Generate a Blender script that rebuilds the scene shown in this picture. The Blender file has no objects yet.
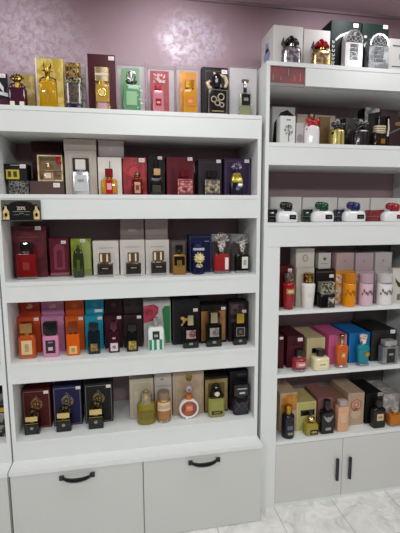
import bpy, math, random
from mathutils import Vector, Matrix
random.seed(7)
PI = math.pi
SC = bpy.context.scene
COL = SC.collection

# ------------------------------------------------------------------ materials
def lin(h):
    h = h.lstrip('#')
    c = [int(h[i:i+2], 16)/255 for i in (0, 2, 4)]
    return tuple(x/12.92 if x <= .04045 else ((x+.055)/1.055)**2.4 for x in c) + (1,)
MATS = {}
def newmat(key):
    m = bpy.data.materials.new(key); m.use_nodes = True
    nt = m.node_tree
    return m, nt, nt.nodes['Principled BSDF']
def M(hexc, rough=.45, metal=0., trans=0., coat=0., spec=.5):
    key = f'{hexc}_{rough}_{metal}_{trans}_{coat}_{spec}'
    if key in MATS: return MATS[key]
    m, nt, b = newmat('paint_'+key)
    b.inputs['Base Color'].default_value = lin(hexc)
    b.inputs['Roughness'].default_value = rough
    b.inputs['Metallic'].default_value = metal
    b.inputs['Transmission Weight'].default_value = trans
    b.inputs['Coat Weight'].default_value = coat
    b.inputs['Coat Roughness'].default_value = .05
    b.inputs['Specular IOR Level'].default_value = spec
    MATS[key] = m
    return m
def card(h): return M(h, .5, spec=.25)                       # printed carton
def lacq(h): return M(h, .12, 0, 0, .2, .4)             # lacquered glass or plastic
def tint(h): return M(h, .06, 0, .3, .15, .35)            # coloured glass full of perfume
def metal(h, r=.22): return M(h, r, 1.)
def coord(nt, kind='Object'):
    n = nt.nodes.new('ShaderNodeTexCoord'); return n.outputs[kind]
def clear(hexc='#ffffff', base=.06, haze=0.):
    """thin clear glass or acrylic: see-through, with a fresnel gloss, and an even milky haze"""
    key = f'clear{hexc}{base}{haze}'
    if key in MATS: return MATS[key]
    m, nt, b = newmat('clear_'+key)
    out = nt.nodes['Material Output']
    tr = nt.nodes.new('ShaderNodeBsdfTransparent'); tr.inputs[0].default_value = lin(hexc)
    b.inputs['Base Color'].default_value = (.85, .85, .85, 1); b.inputs['Roughness'].default_value = .25
    mh = nt.nodes.new('ShaderNodeMixShader'); mh.inputs[0].default_value = haze
    nt.links.new(tr.outputs[0], mh.inputs[1]); nt.links.new(b.outputs[0], mh.inputs[2])
    gl = nt.nodes.new('ShaderNodeBsdfGlossy'); gl.inputs['Roughness'].default_value = .05
    lw = nt.nodes.new('ShaderNodeLayerWeight'); lw.inputs[0].default_value = .35
    mr = nt.nodes.new('ShaderNodeMapRange'); mr.inputs['To Min'].default_value = base*.6; mr.inputs['To Max'].default_value = .8
    nt.links.new(lw.outputs['Facing'], mr.inputs[0])
    mx = nt.nodes.new('ShaderNodeMixShader')
    nt.links.new(mr.outputs[0], mx.inputs[0]); nt.links.new(mh.outputs[0], mx.inputs[1]); nt.links.new(gl.outputs[0], mx.inputs[2])
    nt.links.new(mx.outputs[0], out.inputs[0])
    MATS[key] = m
    return m
def patt(h1, h2, scale=60, kind='noise', lo=.45, hi=.55, rough=.4, metal=0., coat=0.):
    """printed or embossed ornament: two colours mixed by a procedural texture"""
    key = f'patt{h1}{h2}{scale}{kind}{lo}{hi}{rough}{metal}'
    if key in MATS: return MATS[key]
    m, nt, b = newmat('ornament_'+key)
    if kind == 'noise':
        t = nt.nodes.new('ShaderNodeTexNoise'); t.inputs['Scale'].default_value = scale; t.inputs['Detail'].default_value = 3; o = t.outputs[0]
    elif kind == 'cell':
        t = nt.nodes.new('ShaderNodeTexVoronoi'); t.feature = 'DISTANCE_TO_EDGE'; t.inputs['Scale'].default_value = scale; o = t.outputs['Distance']
    elif kind == 'wave':
        t = nt.nodes.new('ShaderNodeTexWave'); t.bands_direction = 'X'; t.inputs['Scale'].default_value = scale; t.inputs['Distortion'].default_value = 0; o = t.outputs[1]
    elif kind == 'lines':
        t = nt.nodes.new('ShaderNodeTexWave'); t.bands_direction = 'Z'; t.inputs['Scale'].default_value = scale; t.inputs['Distortion'].default_value = 0; o = t.outputs[1]
    nt.links.new(coord(nt), t.inputs['Vector'])
    r = nt.nodes.new('ShaderNodeMapRange'); r.inputs['From Min'].default_value = lo; r.inputs['From Max'].default_value = hi
    nt.links.new(o, r.inputs[0])
    mx = nt.nodes.new('ShaderNodeMix'); mx.data_type = 'RGBA'
    mx.inputs['A'].default_value = lin(h1); mx.inputs['B'].default_value = lin(h2)
    nt.links.new(r.outputs[0], mx.inputs['Factor']); nt.links.new(mx.outputs['Result'], b.inputs['Base Color'])
    b.inputs['Roughness'].default_value = rough; b.inputs['Metallic'].default_value = metal; b.inputs['Coat Weight'].default_value = coat
    MATS[key] = m
    return m
def board_mat():
    m, nt, b = newmat('white_melamine')
    n = nt.nodes.new('ShaderNodeTexNoise'); n.inputs['Scale'].default_value = 7; n.inputs['Detail'].default_value = 4
    nt.links.new(coord(nt), n.inputs['Vector'])
    mx = nt.nodes.new('ShaderNodeMix'); mx.data_type = 'RGBA'
    mx.inputs['A'].default_value = lin('#dde0de'); mx.inputs['B'].default_value = lin('#e4e6e5')
    nt.links.new(n.outputs[0], mx.inputs['Factor']); nt.links.new(mx.outputs['Result'], b.inputs['Base Color'])
    b.inputs['Roughness'].default_value = .38
    return m
WHITE = board_mat()
DIMMED_WHITE = M('#cdcecb', .45)  # same white board, greyed in its colour for the weaker light low down

def wall_mat():
    """mauve stucco, with two rubbed silver patches, the right one also a painted lamp highlight"""
    m, nt, b = newmat('mauve_plaster_with_silver_and_painted_highlight')
    tc = coord(nt)
    def node(t, **k):
        n = nt.nodes.new(t)
        for a, v in k.items():
            if a in n.inputs: n.inputs[a].default_value = v
            else: setattr(n, a, v)
        return n
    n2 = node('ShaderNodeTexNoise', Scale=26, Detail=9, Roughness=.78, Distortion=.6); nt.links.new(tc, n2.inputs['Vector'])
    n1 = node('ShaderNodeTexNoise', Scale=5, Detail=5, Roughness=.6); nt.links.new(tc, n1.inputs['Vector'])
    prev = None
    for c, sx, sz in (((.93, .342, 2.49), .19, .17), ((.12, .342, 2.42), .34, .3)):  # silver patches; the first also paints in the lamp's bright spot
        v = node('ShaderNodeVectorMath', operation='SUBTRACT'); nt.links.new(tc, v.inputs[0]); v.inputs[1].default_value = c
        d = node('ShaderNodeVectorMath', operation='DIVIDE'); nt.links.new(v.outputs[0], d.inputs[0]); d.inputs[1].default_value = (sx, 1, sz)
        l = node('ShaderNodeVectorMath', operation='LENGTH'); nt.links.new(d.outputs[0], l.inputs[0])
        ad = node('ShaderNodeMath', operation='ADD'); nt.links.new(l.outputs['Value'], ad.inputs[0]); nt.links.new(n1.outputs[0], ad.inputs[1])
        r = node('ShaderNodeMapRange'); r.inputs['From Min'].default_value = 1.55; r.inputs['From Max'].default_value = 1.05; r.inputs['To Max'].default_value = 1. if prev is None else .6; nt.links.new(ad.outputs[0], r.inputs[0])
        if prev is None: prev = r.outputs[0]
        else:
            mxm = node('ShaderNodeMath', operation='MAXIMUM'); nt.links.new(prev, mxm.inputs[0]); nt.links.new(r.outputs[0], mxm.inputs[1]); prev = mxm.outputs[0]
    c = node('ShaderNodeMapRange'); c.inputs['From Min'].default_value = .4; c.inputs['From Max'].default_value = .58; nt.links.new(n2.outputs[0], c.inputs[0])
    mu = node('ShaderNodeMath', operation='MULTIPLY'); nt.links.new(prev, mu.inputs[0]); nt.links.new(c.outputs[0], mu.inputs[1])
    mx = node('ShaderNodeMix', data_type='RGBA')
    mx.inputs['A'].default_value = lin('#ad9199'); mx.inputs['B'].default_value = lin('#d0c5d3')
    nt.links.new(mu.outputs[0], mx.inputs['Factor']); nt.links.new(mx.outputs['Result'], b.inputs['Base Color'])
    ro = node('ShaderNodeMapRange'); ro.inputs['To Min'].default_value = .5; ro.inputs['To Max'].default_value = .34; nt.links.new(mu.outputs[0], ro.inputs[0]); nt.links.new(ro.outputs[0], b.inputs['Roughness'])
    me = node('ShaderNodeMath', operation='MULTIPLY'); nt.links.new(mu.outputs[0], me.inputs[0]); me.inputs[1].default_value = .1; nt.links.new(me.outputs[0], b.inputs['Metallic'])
    bp = node('ShaderNodeBump', Strength=.3, Distance=.005)
    nt.links.new(n2.outputs[0], bp.inputs['Height']); nt.links.new(bp.outputs[0], b.inputs['Normal'])
    return m
def floor_mat():
    m, nt, b = newmat('pale_marble_tile')
    tc = coord(nt)
    mp = nt.nodes.new('ShaderNodeMapping'); mp.inputs['Location'].default_value = (-.315+.02, .28, 0); nt.links.new(tc, mp.inputs[0])
    br = nt.nodes.new('ShaderNodeTexBrick'); br.offset = 0; br.inputs['Scale'].default_value = 1
    br.inputs['Brick Width'].default_value = .335; br.inputs['Row Height'].default_value = .6; br.inputs['Mortar Size'].default_value = .0025
    br.inputs['Color1'].default_value = (1, 1, 1, 1); br.inputs['Color2'].default_value = (1, 1, 1, 1); br.inputs['Mortar'].default_value = (.68, .66, .64, 1)
    nt.links.new(mp.outputs[0], br.inputs['Vector'])
    n = nt.nodes.new('ShaderNodeTexNoise'); n.inputs['Scale'].default_value = 7; n.inputs['Detail'].default_value = 9; n.inputs['Roughness'].default_value = .65; n.inputs['Distortion'].default_value = 1.6
    nt.links.new(tc, n.inputs['Vector'])
    r = nt.nodes.new('ShaderNodeValToRGB'); e = r.color_ramp.elements
    e[0].position = .32; e[0].color = lin('#c2bfb9'); e[1].position = .62; e[1].color = lin('#ebeae7')
    q = e.new(.47); q.color = lin('#dcdad6')
    nt.links.new(n.outputs[0], r.inputs[0])
    mx = nt.nodes.new('ShaderNodeMix'); mx.data_type = 'RGBA'; mx.blend_type = 'MULTIPLY'; mx.inputs['Factor'].default_value = 1
    nt.links.new(r.outputs[0], mx.inputs['A']); nt.links.new(br.outputs[0], mx.inputs['B']); nt.links.new(mx.outputs['Result'], b.inputs['Base Color'])
    b.inputs['Roughness'].default_value = .25
    return m

# ------------------------------------------------------------------ mesh kit
class MB:
    def __init__(s): s.v = []; s.f = []
    def add(s, vs, fs):
        o = len(s.v); s.v += [tuple(x) for x in vs]; s.f += [tuple(i+o for i in f) for f in fs]; return s
    def box(s, x0, x1, y0, y1, z0, z1):
        return s.add([(x, y, z) for z in (z0, z1) for y in (y0, y1) for x in (x0, x1)],
                     [(0, 2, 3, 1), (4, 5, 7, 6), (0, 1, 5, 4), (2, 6, 7, 3), (0, 4, 6, 2), (1, 3, 7, 5)])
    def loft(s, secs, seg=4, cx=0., cy=0.):
        """rounded-rectangle sections (z, width, depth, corner radius[, dx, dy]) joined upwards and closed"""
        vs = []; n = 4*(seg+1)
        for c in secs:
            z, w, d, r = c[:4]; dx, dy = (c[4:6] if len(c) > 4 else (0, 0))
            w = max(w, 1e-5); d = max(d, 1e-5)
            r = max(min(r, w/2*.999, d/2*.999), 1e-6)
            for k, (sx, sy) in enumerate(((1, 1), (-1, 1), (-1, -1), (1, -1))):
                for j in range(seg+1):
                    a = PI/2*k + PI/2*j/seg
                    vs.append((cx+dx+sx*(w/2-r)+r*math.cos(a), cy+dy+sy*(d/2-r)+r*math.sin(a), z))
        fs = []
        for i in range(len(secs)-1):
            for j in range(n):
                a, b = i*n+j, i*n+(j+1) % n
                fs.append((a, b, b+n, a+n))
        fs.append(tuple(range(n-1, -1, -1))); fs.append(tuple(range((len(secs)-1)*n, len(secs)*n)))
        return s.add(vs, fs)
    def rbox(s, w, d, z0, z1, r=.002, e=.0015, cx=0., cy=0.):
        e = min(e, (z1-z0)/3, w/4, d/4)
        return s.loft([(z0, w-2*e, d-2*e, r), (z0+e, w, d, r), (z1-e, w, d, r), (z1, w-2*e, d-2*e, r)], 3, cx, cy)
    def ball(s, c, rx, ry=None, rz=None, n=10, rot=None):
        ry = ry or rx; rz = rz or rx; vs = []; fs = []; h = n//2+1
        for i in range(h+1):
            t = PI*i/h
            for j in range(n):
                a = 2*PI*j/n
                p = Vector((rx*math.sin(t)*math.cos(a), ry*math.sin(t)*math.sin(a), -rz*math.cos(t)))
                if rot: p = rot @ p
                vs.append(p+Vector(c))
        for i in range(h):
            for j in range(n):
                a, b = i*n+j, i*n+(j+1) % n
                fs.append((a, b, b+n, a+n))
        return s.add(vs, fs)
    def tube(s, pts, r, n=8):
        pts = [Vector(p) for p in pts]; rs = r if isinstance(r, (list, tuple)) else [r]*len(pts); vs = []; fs = []
        for i, p in enumerate(pts):
            t = (pts[min(i+1, len(pts)-1)]-pts[max(i-1, 0)]).normalized()
            u = t.cross(Vector((0, 1, 0)));  u = u if u.length > .05 else t.cross(Vector((1, 0, 0)))
            u.normalize(); w = t.cross(u)
            for j in range(n):
                a = 2*PI*j/n; vs.append(p+(u*math.cos(a)+w*math.sin(a))*rs[i])
        for i in range(len(pts)-1):
            for j in range(n):
                a, b = i*n+j, i*n+(j+1) % n; fs.append((a, b, b+n, a+n))
        fs.append(tuple(range(n-1, -1, -1))); fs.append(tuple(range((len(pts)-1)*n, len(pts)*n)))
        return s.add(vs, fs)
    def prism(s, outline, y0, y1):
        """an outline in x,z given thickness from y0 (front) to y1"""
        n = len(outline)
        vs = [(x, y0, z) for x, z in outline]+[(x, y1, z) for x, z in outline]
        fs = [tuple(range(n)), tuple(range(2*n-1, n-1, -1))]+[(i, i+n, (i+1) % n+n, (i+1) % n) for i in range(n)]
        return s.add(vs, fs)
    def frame(s, x0, x1, z0, z1, t, y0, y1):
        s.box(x0, x1, y0, y1, z0, z0+t); s.box(x0, x1, y0, y1, z1-t, z1)
        s.box(x0, x0+t, y0, y1, z0+t, z1-t); return s.box(x1-t, x1, y0, y1, z0+t, z1-t)
    def ring(s, c, R, r, ry=None, n=28, m=8):
        """a torus standing upright, its axis along y"""
        ry = ry or r; vs = []; fs = []
        for i in range(n):
            a = 2*PI*i/n
            for j in range(m):
                b = 2*PI*j/m; q = R+r*math.cos(b)
                vs.append((c[0]+q*math.cos(a), c[1]+ry*math.sin(b), c[2]+q*math.sin(a)))
        for i in range(n):
            for j in range(m):
                fs.append((i*m+j, ((i+1) % n)*m+j, ((i+1) % n)*m+(j+1) % m, i*m+(j+1) % m))
        return s.add(vs, fs)
    def arc(s, r, a0, a1, z0, z1, t=.0008, n=10, cy=0.):
        """a label bent round the front of a round bottle"""
        vs = []; fs = []
        for i in range(n+1):
            a = -PI/2+a0+(a1-a0)*i/n
            for rr in (r, r+t):
                for z in (z0, z1): vs.append((rr*math.cos(a), cy+rr*math.sin(a), z))
        for i in range(n):
            b = i*4; c = b+4
            fs += [(b+2, c+2, c+3, b+3), (b, b+1, c+1, c), (b, c, c+2, b+2), (b+1, b+3, c+3, c+1)]
        fs += [(0, 2, 3, 1), (n*4, n*4+1, n*4+3, n*4+2)]
        return s.add(vs, fs)
    def build(s, name, mat, parent=None, smooth=True):
        me = bpy.data.meshes.new(name); me.from_pydata(s.v, [], s.f)
        import bmesh
        bm = bmesh.new(); bm.from_mesh(me); bmesh.ops.recalc_face_normals(bm, faces=bm.faces); bm.to_mesh(me); bm.free()
        me.materials.append(mat)
        if smooth:
            for p in me.polygons: p.use_smooth = True
            me.set_sharp_from_angle(angle=math.radians(38))
        o = bpy.data.objects.new(name, me); COL.objects.link(o)
        if parent: o.parent = parent
        return o
def ell(cx, cz, rx, rz, n=18): return [(cx+rx*math.cos(2*PI*i/n), cz+rz*math.sin(2*PI*i/n)) for i in range(n)]
def arch(cx, z0, z1, w, n=12):
    r = w/2; return [(cx-r, z0), (cx+r, z0)]+[(cx+r*math.cos(PI*i/n), z1-r+r*math.sin(PI*i/n)) for i in range(n+1)]
def tag(o, label, cat, group=None):
    o['label'] = label; o['category'] = cat
    if group: o['group'] = group
    return o
def empty(name, loc, label, cat, group=None):
    o = bpy.data.objects.new(name, None); COL.objects.link(o); o.location = loc; o.empty_display_size = .03
    return tag(o, label, cat, group)
def structure(o): o['kind'] = 'structure'; return o
def text_mesh(body, size, mat, parent, loc, name, thick=.0004):
    cu = bpy.data.curves.new(name, 'FONT'); cu.body = body; cu.size = size; cu.align_x = 'CENTER'; cu.align_y = 'CENTER'; cu.extrude = thick
    t = bpy.data.objects.new(name+'_curve', cu); COL.objects.link(t)
    dg = bpy.context.evaluated_depsgraph_get(); me = bpy.data.meshes.new_from_object(t.evaluated_get(dg))
    bpy.data.objects.remove(t)
    me.materials.clear(); me.materials.append(mat)
    o = bpy.data.objects.new(name, me); COL.objects.link(o); o.parent = parent; o.location = loc; o.rotation_euler = (PI/2, 0, 0)
    return o

# ------------------------------------------------------------------ where each carton (_x) and bottle (_b) stands:
# x of the middle, y of the carton's front or the bottle's middle, z of the shelf or of what it stands on, width, height (metres)
G={
'1bot_x':(0.1146,0.090,2.0420,0.1124,0.1632),
'1bot_b':(0.1073,0.050,2.0420,0.0772,0.1455),
'1zeb_x':(0.0175,0.090,2.0420,0.0817,0.1536),
'1gold_x':(0.2360,0.090,2.0420,0.1191,0.2268),
'1gold_b':(0.2338,0.050,2.0420,0.0749,0.1979),
'1lat_x':(0.3467,0.090,2.0420,0.0871,0.1977),
'1lat_b':(0.3428,0.050,2.0420,0.0681,0.1962),
'1burg_x':(0.4623,0.090,2.0420,0.1244,0.2579),
'1burg_b':(0.4640,0.050,2.0420,0.0589,0.1867),
'1grn_x':(0.5946,0.090,2.0420,0.1323,0.2361),
'1grn_b':(0.5930,0.050,2.0420,0.0761,0.1771),
'1red_x':(0.7354,0.090,2.0420,0.1313,0.2271),
'1red_b':(0.7134,0.050,2.0420,0.0528,0.1276),
'1org_x':(0.8634,0.090,2.0420,0.1153,0.2324),
'1org_b':(0.8601,0.050,2.0420,0.0637,0.1527),
'1blk_x':(0.9899,0.090,2.0420,0.1279,0.2331),
'1blk_b':(0.9892,0.050,2.0420,0.0941,0.1951),
'1clr_x':(1.1319,0.090,2.0420,0.1462,0.2465),
'1clr_b':(1.1274,0.050,2.0420,0.0645,0.1714),
'2pat_x':(0.0765,0.090,1.6720,0.0895,0.0633),
'2gift_x':(0.2174,0.090,1.7367,0.1132,0.1184),
'2brown_x':(0.2000,0.090,1.6720,0.1528,0.0690),
'2crest_x':(0.0821,0.090,1.6720,0.0872,0.1429),
'2maroon_x':(0.1843,0.220,1.6720,0.1435,0.2972),
'2silv_x':(0.3533,0.090,1.6720,0.1433,0.2018),
'2silv_b':(0.3562,0.050,1.6720,0.0703,0.1562),
'2beige_x':(0.3498,0.120,1.8781,0.1484,0.0949),
'2lav_x':(0.4920,0.130,1.8551,0.1210,0.0924),
'2amb_x':(0.4841,0.090,1.6720,0.1103,0.1753),
'2amb_b':(0.4811,0.050,1.6720,0.0744,0.1184),
'2red_x':(0.6002,0.090,1.6720,0.1128,0.1777),
'2red_b':(0.6086,0.050,1.6720,0.0532,0.1067),
'2blk_x':(0.7022,0.090,1.6720,0.0814,0.1868),
'2blk_b':(0.6977,0.050,1.6720,0.0587,0.1629),
'2dred_x':(0.8174,0.090,1.6720,0.1346,0.1845),
'2dred_b':(0.8318,0.050,1.6720,0.0723,0.1192),
'2dpur_x':(0.9649,0.090,1.6720,0.1207,0.1757),
'2dpur_b':(0.9636,0.050,1.6720,0.0741,0.1165),
'2vio_x':(1.1050,0.090,1.6720,0.1393,0.1833),
'2vio_b':(1.0884,0.050,1.6720,0.0657,0.1611),
'3mar_x':(0.0974,0.137,1.2857,0.1552,0.2428),
'3mar_b':(0.0940,0.088,1.2857,0.0831,0.1729),
'3mini_x':(0.2316,0.134,1.2857,0.0921,0.1842),
'3lime_x':(0.3330,0.132,1.2857,0.0961,0.1804),
'3lime_b':(0.3246,0.086,1.2857,0.0503,0.1550),
'3wa_x':(0.4504,0.130,1.2857,0.1245,0.1689),
'3wa_b':(0.4479,0.084,1.2857,0.0726,0.1144),
'3wb_x':(0.5789,0.127,1.2857,0.1224,0.1719),
'3wb_b':(0.5820,0.082,1.2857,0.0720,0.1141),
'3wc_x':(0.7026,0.125,1.2857,0.1201,0.1700),
'3wc_b':(0.7034,0.081,1.2857,0.0736,0.1189),
'3ga_x':(0.5804,0.150,1.4562,0.1178,0.1042),
'3gb_x':(0.7020,0.150,1.4542,0.1154,0.1053),
'3gry_x':(0.8083,0.123,1.2857,0.0866,0.1685),
'3gry_b':(0.8050,0.080,1.2857,0.0649,0.1466),
'3nav_x':(0.9201,0.121,1.2857,0.1220,0.1922),
'3nav_b':(0.9005,0.079,1.2857,0.0660,0.1648),
'3rose_x':(1.0283,0.119,1.2857,0.1057,0.1959),
'3rose_b':(1.0195,0.077,1.2857,0.0802,0.2130),
'3dk_x':(1.1311,0.117,1.2857,0.0902,0.1945),
'3dk_b':(1.1277,0.076,1.2857,0.0739,0.1966),
'4ora_x':(0.0729,0.136,0.9110,0.1062,0.1805),
'4orau_x':(0.0695,0.180,1.0809,0.0994,0.0858),
'4ora_b':(0.0777,0.074,0.9110,0.0755,0.1696),
'4pnk_x':(0.1830,0.133,0.9110,0.1076,0.1779),
'4pnku_x':(0.1786,0.180,1.0774,0.1092,0.0842),
'4pnk_b':(0.1837,0.073,0.9110,0.0725,0.1665),
'4org_x':(0.2874,0.130,0.9110,0.0905,0.1733),
'4orgu_x':(0.2855,0.170,1.0744,0.0916,0.0897),
'4org_b':(0.2857,0.072,0.9110,0.0624,0.1587),
'4tea_x':(0.3802,0.127,0.9110,0.0895,0.1717),
'4teau_x':(0.3829,0.170,1.0719,0.0932,0.0931),
'4tea_b':(0.3828,0.071,0.9110,0.0565,0.1536),
'4mar_x':(0.4744,0.125,0.9110,0.0885,0.1700),
'4maru_x':(0.4771,0.165,1.0709,0.0896,0.0911),
'4mar_b':(0.4780,0.071,0.9110,0.0527,0.1536),
'4brn_x':(0.5713,0.122,0.9110,0.0950,0.1683),
'4brnu_x':(0.5751,0.160,1.0697,0.0961,0.0943),
'4brn_b':(0.5662,0.070,0.9110,0.0561,0.1364),
'4wht_x':(0.6947,0.119,0.9110,0.1401,0.2357),
'4wht_b':(0.6824,0.069,0.9110,0.0771,0.1634),
'4blk_x':(0.8440,0.115,0.9110,0.1436,0.2403),
'4blk_b':(0.8568,0.068,0.9110,0.0796,0.1675),
'4cop_x':(0.9888,0.111,0.9110,0.1420,0.2030),
'4cop_b':(0.9773,0.067,0.9110,0.0787,0.1772),
'4pur_x':(1.1216,0.108,0.9110,0.1093,0.2133),
'4pur_b':(1.1150,0.066,0.9110,0.0699,0.1654),
'5red_x':(0.0918,0.110,0.5290,0.1327,0.2021),
'5red_b':(0.0772,0.074,0.5290,0.0685,0.1206),
'5nav_x':(0.2380,0.109,0.5290,0.1387,0.2082),
'5nav_b':(0.2243,0.073,0.5290,0.0704,0.1276),
'5blk_x':(0.3903,0.107,0.5290,0.1401,0.2090),
'5blk_b':(0.3776,0.071,0.5290,0.0724,0.1345),
'5lt_x':(0.6064,0.106,0.5290,0.1252,0.2157),
'5yel_b':(0.6271,0.069,0.5290,0.0934,0.1709),
'5wht_x':(0.7175,0.105,0.5290,0.0911,0.2341),
'5amb_b':(0.7161,0.069,0.5290,0.0744,0.1580),
'5bei_x':(0.8496,0.103,0.5290,0.1679,0.2350),
'5rng_b':(0.8461,0.068,0.5290,0.1076,0.1741),
'5olv_x':(1.0017,0.102,0.5290,0.1315,0.1957),
'5olv_b':(0.9908,0.067,0.5290,0.0862,0.1785),
'5drk_x':(1.1244,0.101,0.5290,0.1036,0.2190),
'5drk_b':(1.1240,0.066,0.5290,0.0937,0.1677),
'Asil_x':(1.3411,0.055,2.2875,0.1525,0.1835),
'Asil_b':(1.3460,0.027,2.2875,0.0981,0.1366),
'Ared_x':(1.4896,0.055,2.2875,0.1385,0.1766),
'Ared_b':(1.4995,0.027,2.2875,0.1009,0.1297),
'Agra_x':(1.6426,0.055,2.2875,0.1635,0.2289),
'Agra_b':(1.6603,0.027,2.2875,0.0905,0.1728),
'Agrb_x':(1.8008,0.055,2.2875,0.1462,0.2272),
'Agrb_b':(1.7945,0.027,2.2875,0.1064,0.1642),
'Awht_x':(1.9330,0.055,2.2875,0.1131,0.1668),
'Bsil_x':(1.3657,0.150,1.9210,0.1256,0.2048),
'Bwht_x':(1.3434,0.040,1.9210,0.0804,0.1341),
'Bmir_x':(1.4077,0.040,1.9210,0.0420,0.1036),
'Bbei_x':(1.5474,0.150,1.9210,0.2143,0.1724),
'Bred_b':(1.4701,0.050,1.9210,0.0799,0.1461),
'Bgld_x':(1.5649,0.090,1.9210,0.0579,0.1493),
'Bgld_b':(1.6082,0.050,1.9210,0.0765,0.1322),
'Bblk_x':(1.7472,0.120,1.9210,0.1038,0.1581),
'Bblk_b':(1.7382,0.050,1.9210,0.0839,0.1370),
'Bslv_x':(1.8504,0.120,1.9210,0.0937,0.2126),
'Bgcp_b':(1.8466,0.050,1.9210,0.0769,0.1508),
'Bmar_x':(1.9750,0.090,1.9210,0.0887,0.1699),
'Cwa_x':(1.3765,0.120,1.5400,0.1746,0.1294),
'Ca_x':(1.2836,0.085,1.5400,0.0565,0.0647),
'Ca_b':(1.3506,0.045,1.5400,0.1095,0.1063),
'Cwb_x':(1.5670,0.120,1.5400,0.2005,0.1274),
'Cb_x':(1.4794,0.085,1.5400,0.0501,0.0642),
'Cb_b':(1.5436,0.045,1.5400,0.1189,0.1066),
'Cwc_x':(1.7650,0.120,1.5400,0.1896,0.1253),
'Cc_x':(1.6590,0.085,1.5400,0.0489,0.0638),
'Cc_b':(1.7205,0.045,1.5400,0.1227,0.1069),
'Cwd_x':(1.9607,0.120,1.5400,0.1959,0.1259),
'Cd_x':(1.8684,0.085,1.5400,0.0953,0.0607),
'Cd_b':(1.9491,0.045,1.5400,0.1306,0.1020),
'Dred_x':(1.3752,0.090,1.0898,0.0786,0.2207),
'Dred_b':(1.3739,0.050,1.0898,0.0635,0.1972),
'Dwht_x':(1.4831,0.090,1.0898,0.1030,0.2070),
'Dwhtu_x':(1.4842,0.100,1.2952,0.1053,0.1044),
'Dwht_b':(1.4813,0.050,1.0898,0.0732,0.1860),
'Dblk_x':(1.5972,0.090,1.0898,0.1080,0.1982),
'Dblku_x':(1.5967,0.100,1.2865,0.0726,0.0867),
'Dblk_b':(1.5844,0.050,1.0898,0.0861,0.1347),
'Dor_x':(1.7152,0.090,1.0898,0.1102,0.1838),
'Doru_x':(1.7145,0.100,1.2720,0.1097,0.0986),
'Dor_b':(1.7180,0.050,1.0898,0.0674,0.1786),
'Dpk_x':(1.8324,0.090,1.0898,0.1124,0.1802),
'Dpku_x':(1.8312,0.100,1.2684,0.1119,0.0996),
'Dpk_b':(1.8156,0.050,1.0898,0.0746,0.1728),
'Dwt_x':(1.9472,0.090,1.0898,0.1053,0.1768),
'Dwtu_x':(1.9472,0.100,1.2649,0.1079,0.1034),
'Dwt_b':(1.9269,0.050,1.0898,0.0821,0.1693),
'Dbird_x':(2.0362,0.060,1.0898,0.1118,0.1922),
'Eedge_x':(1.3487,0.080,0.7530,0.0398,0.1821),
'Emar_x':(1.4348,0.080,0.7530,0.0982,0.1769),
'Emar_b':(1.4386,0.042,0.7530,0.0798,0.1170),
'Ecrm_x':(1.5530,0.080,0.7530,0.1091,0.1584),
'Ecrm_b':(1.5594,0.042,0.7530,0.0931,0.1088),
'Epnk_x':(1.6821,0.080,0.7530,0.1084,0.1674),
'Epnk_b':(1.6838,0.042,0.7530,0.0712,0.1817),
'Eblu_x':(1.8141,0.080,0.7530,0.1262,0.1708),
'Eblu_b':(1.8110,0.042,0.7530,0.0697,0.1712),
'Eblk_x':(1.9646,0.080,0.7530,0.1578,0.1792),
'Eblk_b':(1.9685,0.042,0.7530,0.0966,0.1329),
'Fyel_x':(1.4023,0.080,0.3790,0.1026,0.2305),
'Fnav_b':(1.3866,0.045,0.3790,0.0693,0.1798),
'Fcrm_x':(1.5096,0.080,0.3790,0.1167,0.1683),
'Fyel_b':(1.5204,0.045,0.3790,0.0740,0.1030),
'Fpnk_x':(1.6251,0.080,0.3790,0.0915,0.1810),
'Fblk_b':(1.6124,0.045,0.3790,0.0780,0.1873),
'Fpch_x':(1.7158,0.080,0.3790,0.0898,0.1607),
'Fpch_b':(1.7044,0.045,0.3790,0.0640,0.1787),
'Fbei_x':(1.8113,0.080,0.3790,0.1037,0.1938),
'Fblk_x':(1.9253,0.080,0.3790,0.1057,0.1836),
'Fdrk_b':(1.9273,0.045,0.3790,0.0791,0.1639),
'Fgry_x':(2.0383,0.080,0.3790,0.1077,0.1673),
'Famb_b':(2.0352,0.045,0.3790,0.0839,0.1175)}
SHELFNAME = {'1': 'top shelf of the wide unit', '2': 'second shelf of the wide unit', '3': 'third shelf of the wide unit', '4': 'fourth shelf of the wide unit',
             '5': 'bottom shelf of the wide unit', 'A': 'top board of the right unit', 'B': 'second shelf of the right unit', 'C': 'third shelf of the right unit',
             'D': 'fourth shelf of the right unit', 'E': 'fifth shelf of the right unit', 'F': 'bottom shelf of the right unit'}
UNDER = {'1': 9, '2': 1.934, '3': 1.5605, '4': 1.191, '5': .809, 'A': 9, 'B': 2.184, 'C': 1.811, 'D': 1.418, 'E': 1.07, 'F': .727}   # underside of the board above
# cartons stacked on a lower one rest on its lid
for up, low in (('2crest_x', '2pat_x'), ('2gift_x', '2brown_x'), ('2beige_x', '2silv_x'), ('2lav_x', '2amb_x'), ('3ga_x', '3wb_x'), ('3gb_x', '3wc_x'),
                ('4orau_x', '4ora_x'), ('4pnku_x', '4pnk_x'), ('4orgu_x', '4org_x'), ('4teau_x', '4tea_x'), ('4maru_x', '4mar_x'), ('4brnu_x', '4brn_x'),
                ('Dwhtu_x', 'Dwht_x'), ('Dblku_x', 'Dblk_x'), ('Doru_x', 'Dor_x'), ('Dpku_x', 'Dpk_x'), ('Dwtu_x', 'Dwt_x')):
    x, y, z, w, h = G[up]; zl = G[low][2]+G[low][4]; G[up] = (x, y, zl, w, max(.02, z+h-zl))
for k, (x, y, z, w, h) in list(G.items()):
    if z+h > UNDER[k[0]]-.002: G[k] = (x, y, z, w, UNDER[k[0]]-.002-z)

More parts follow.
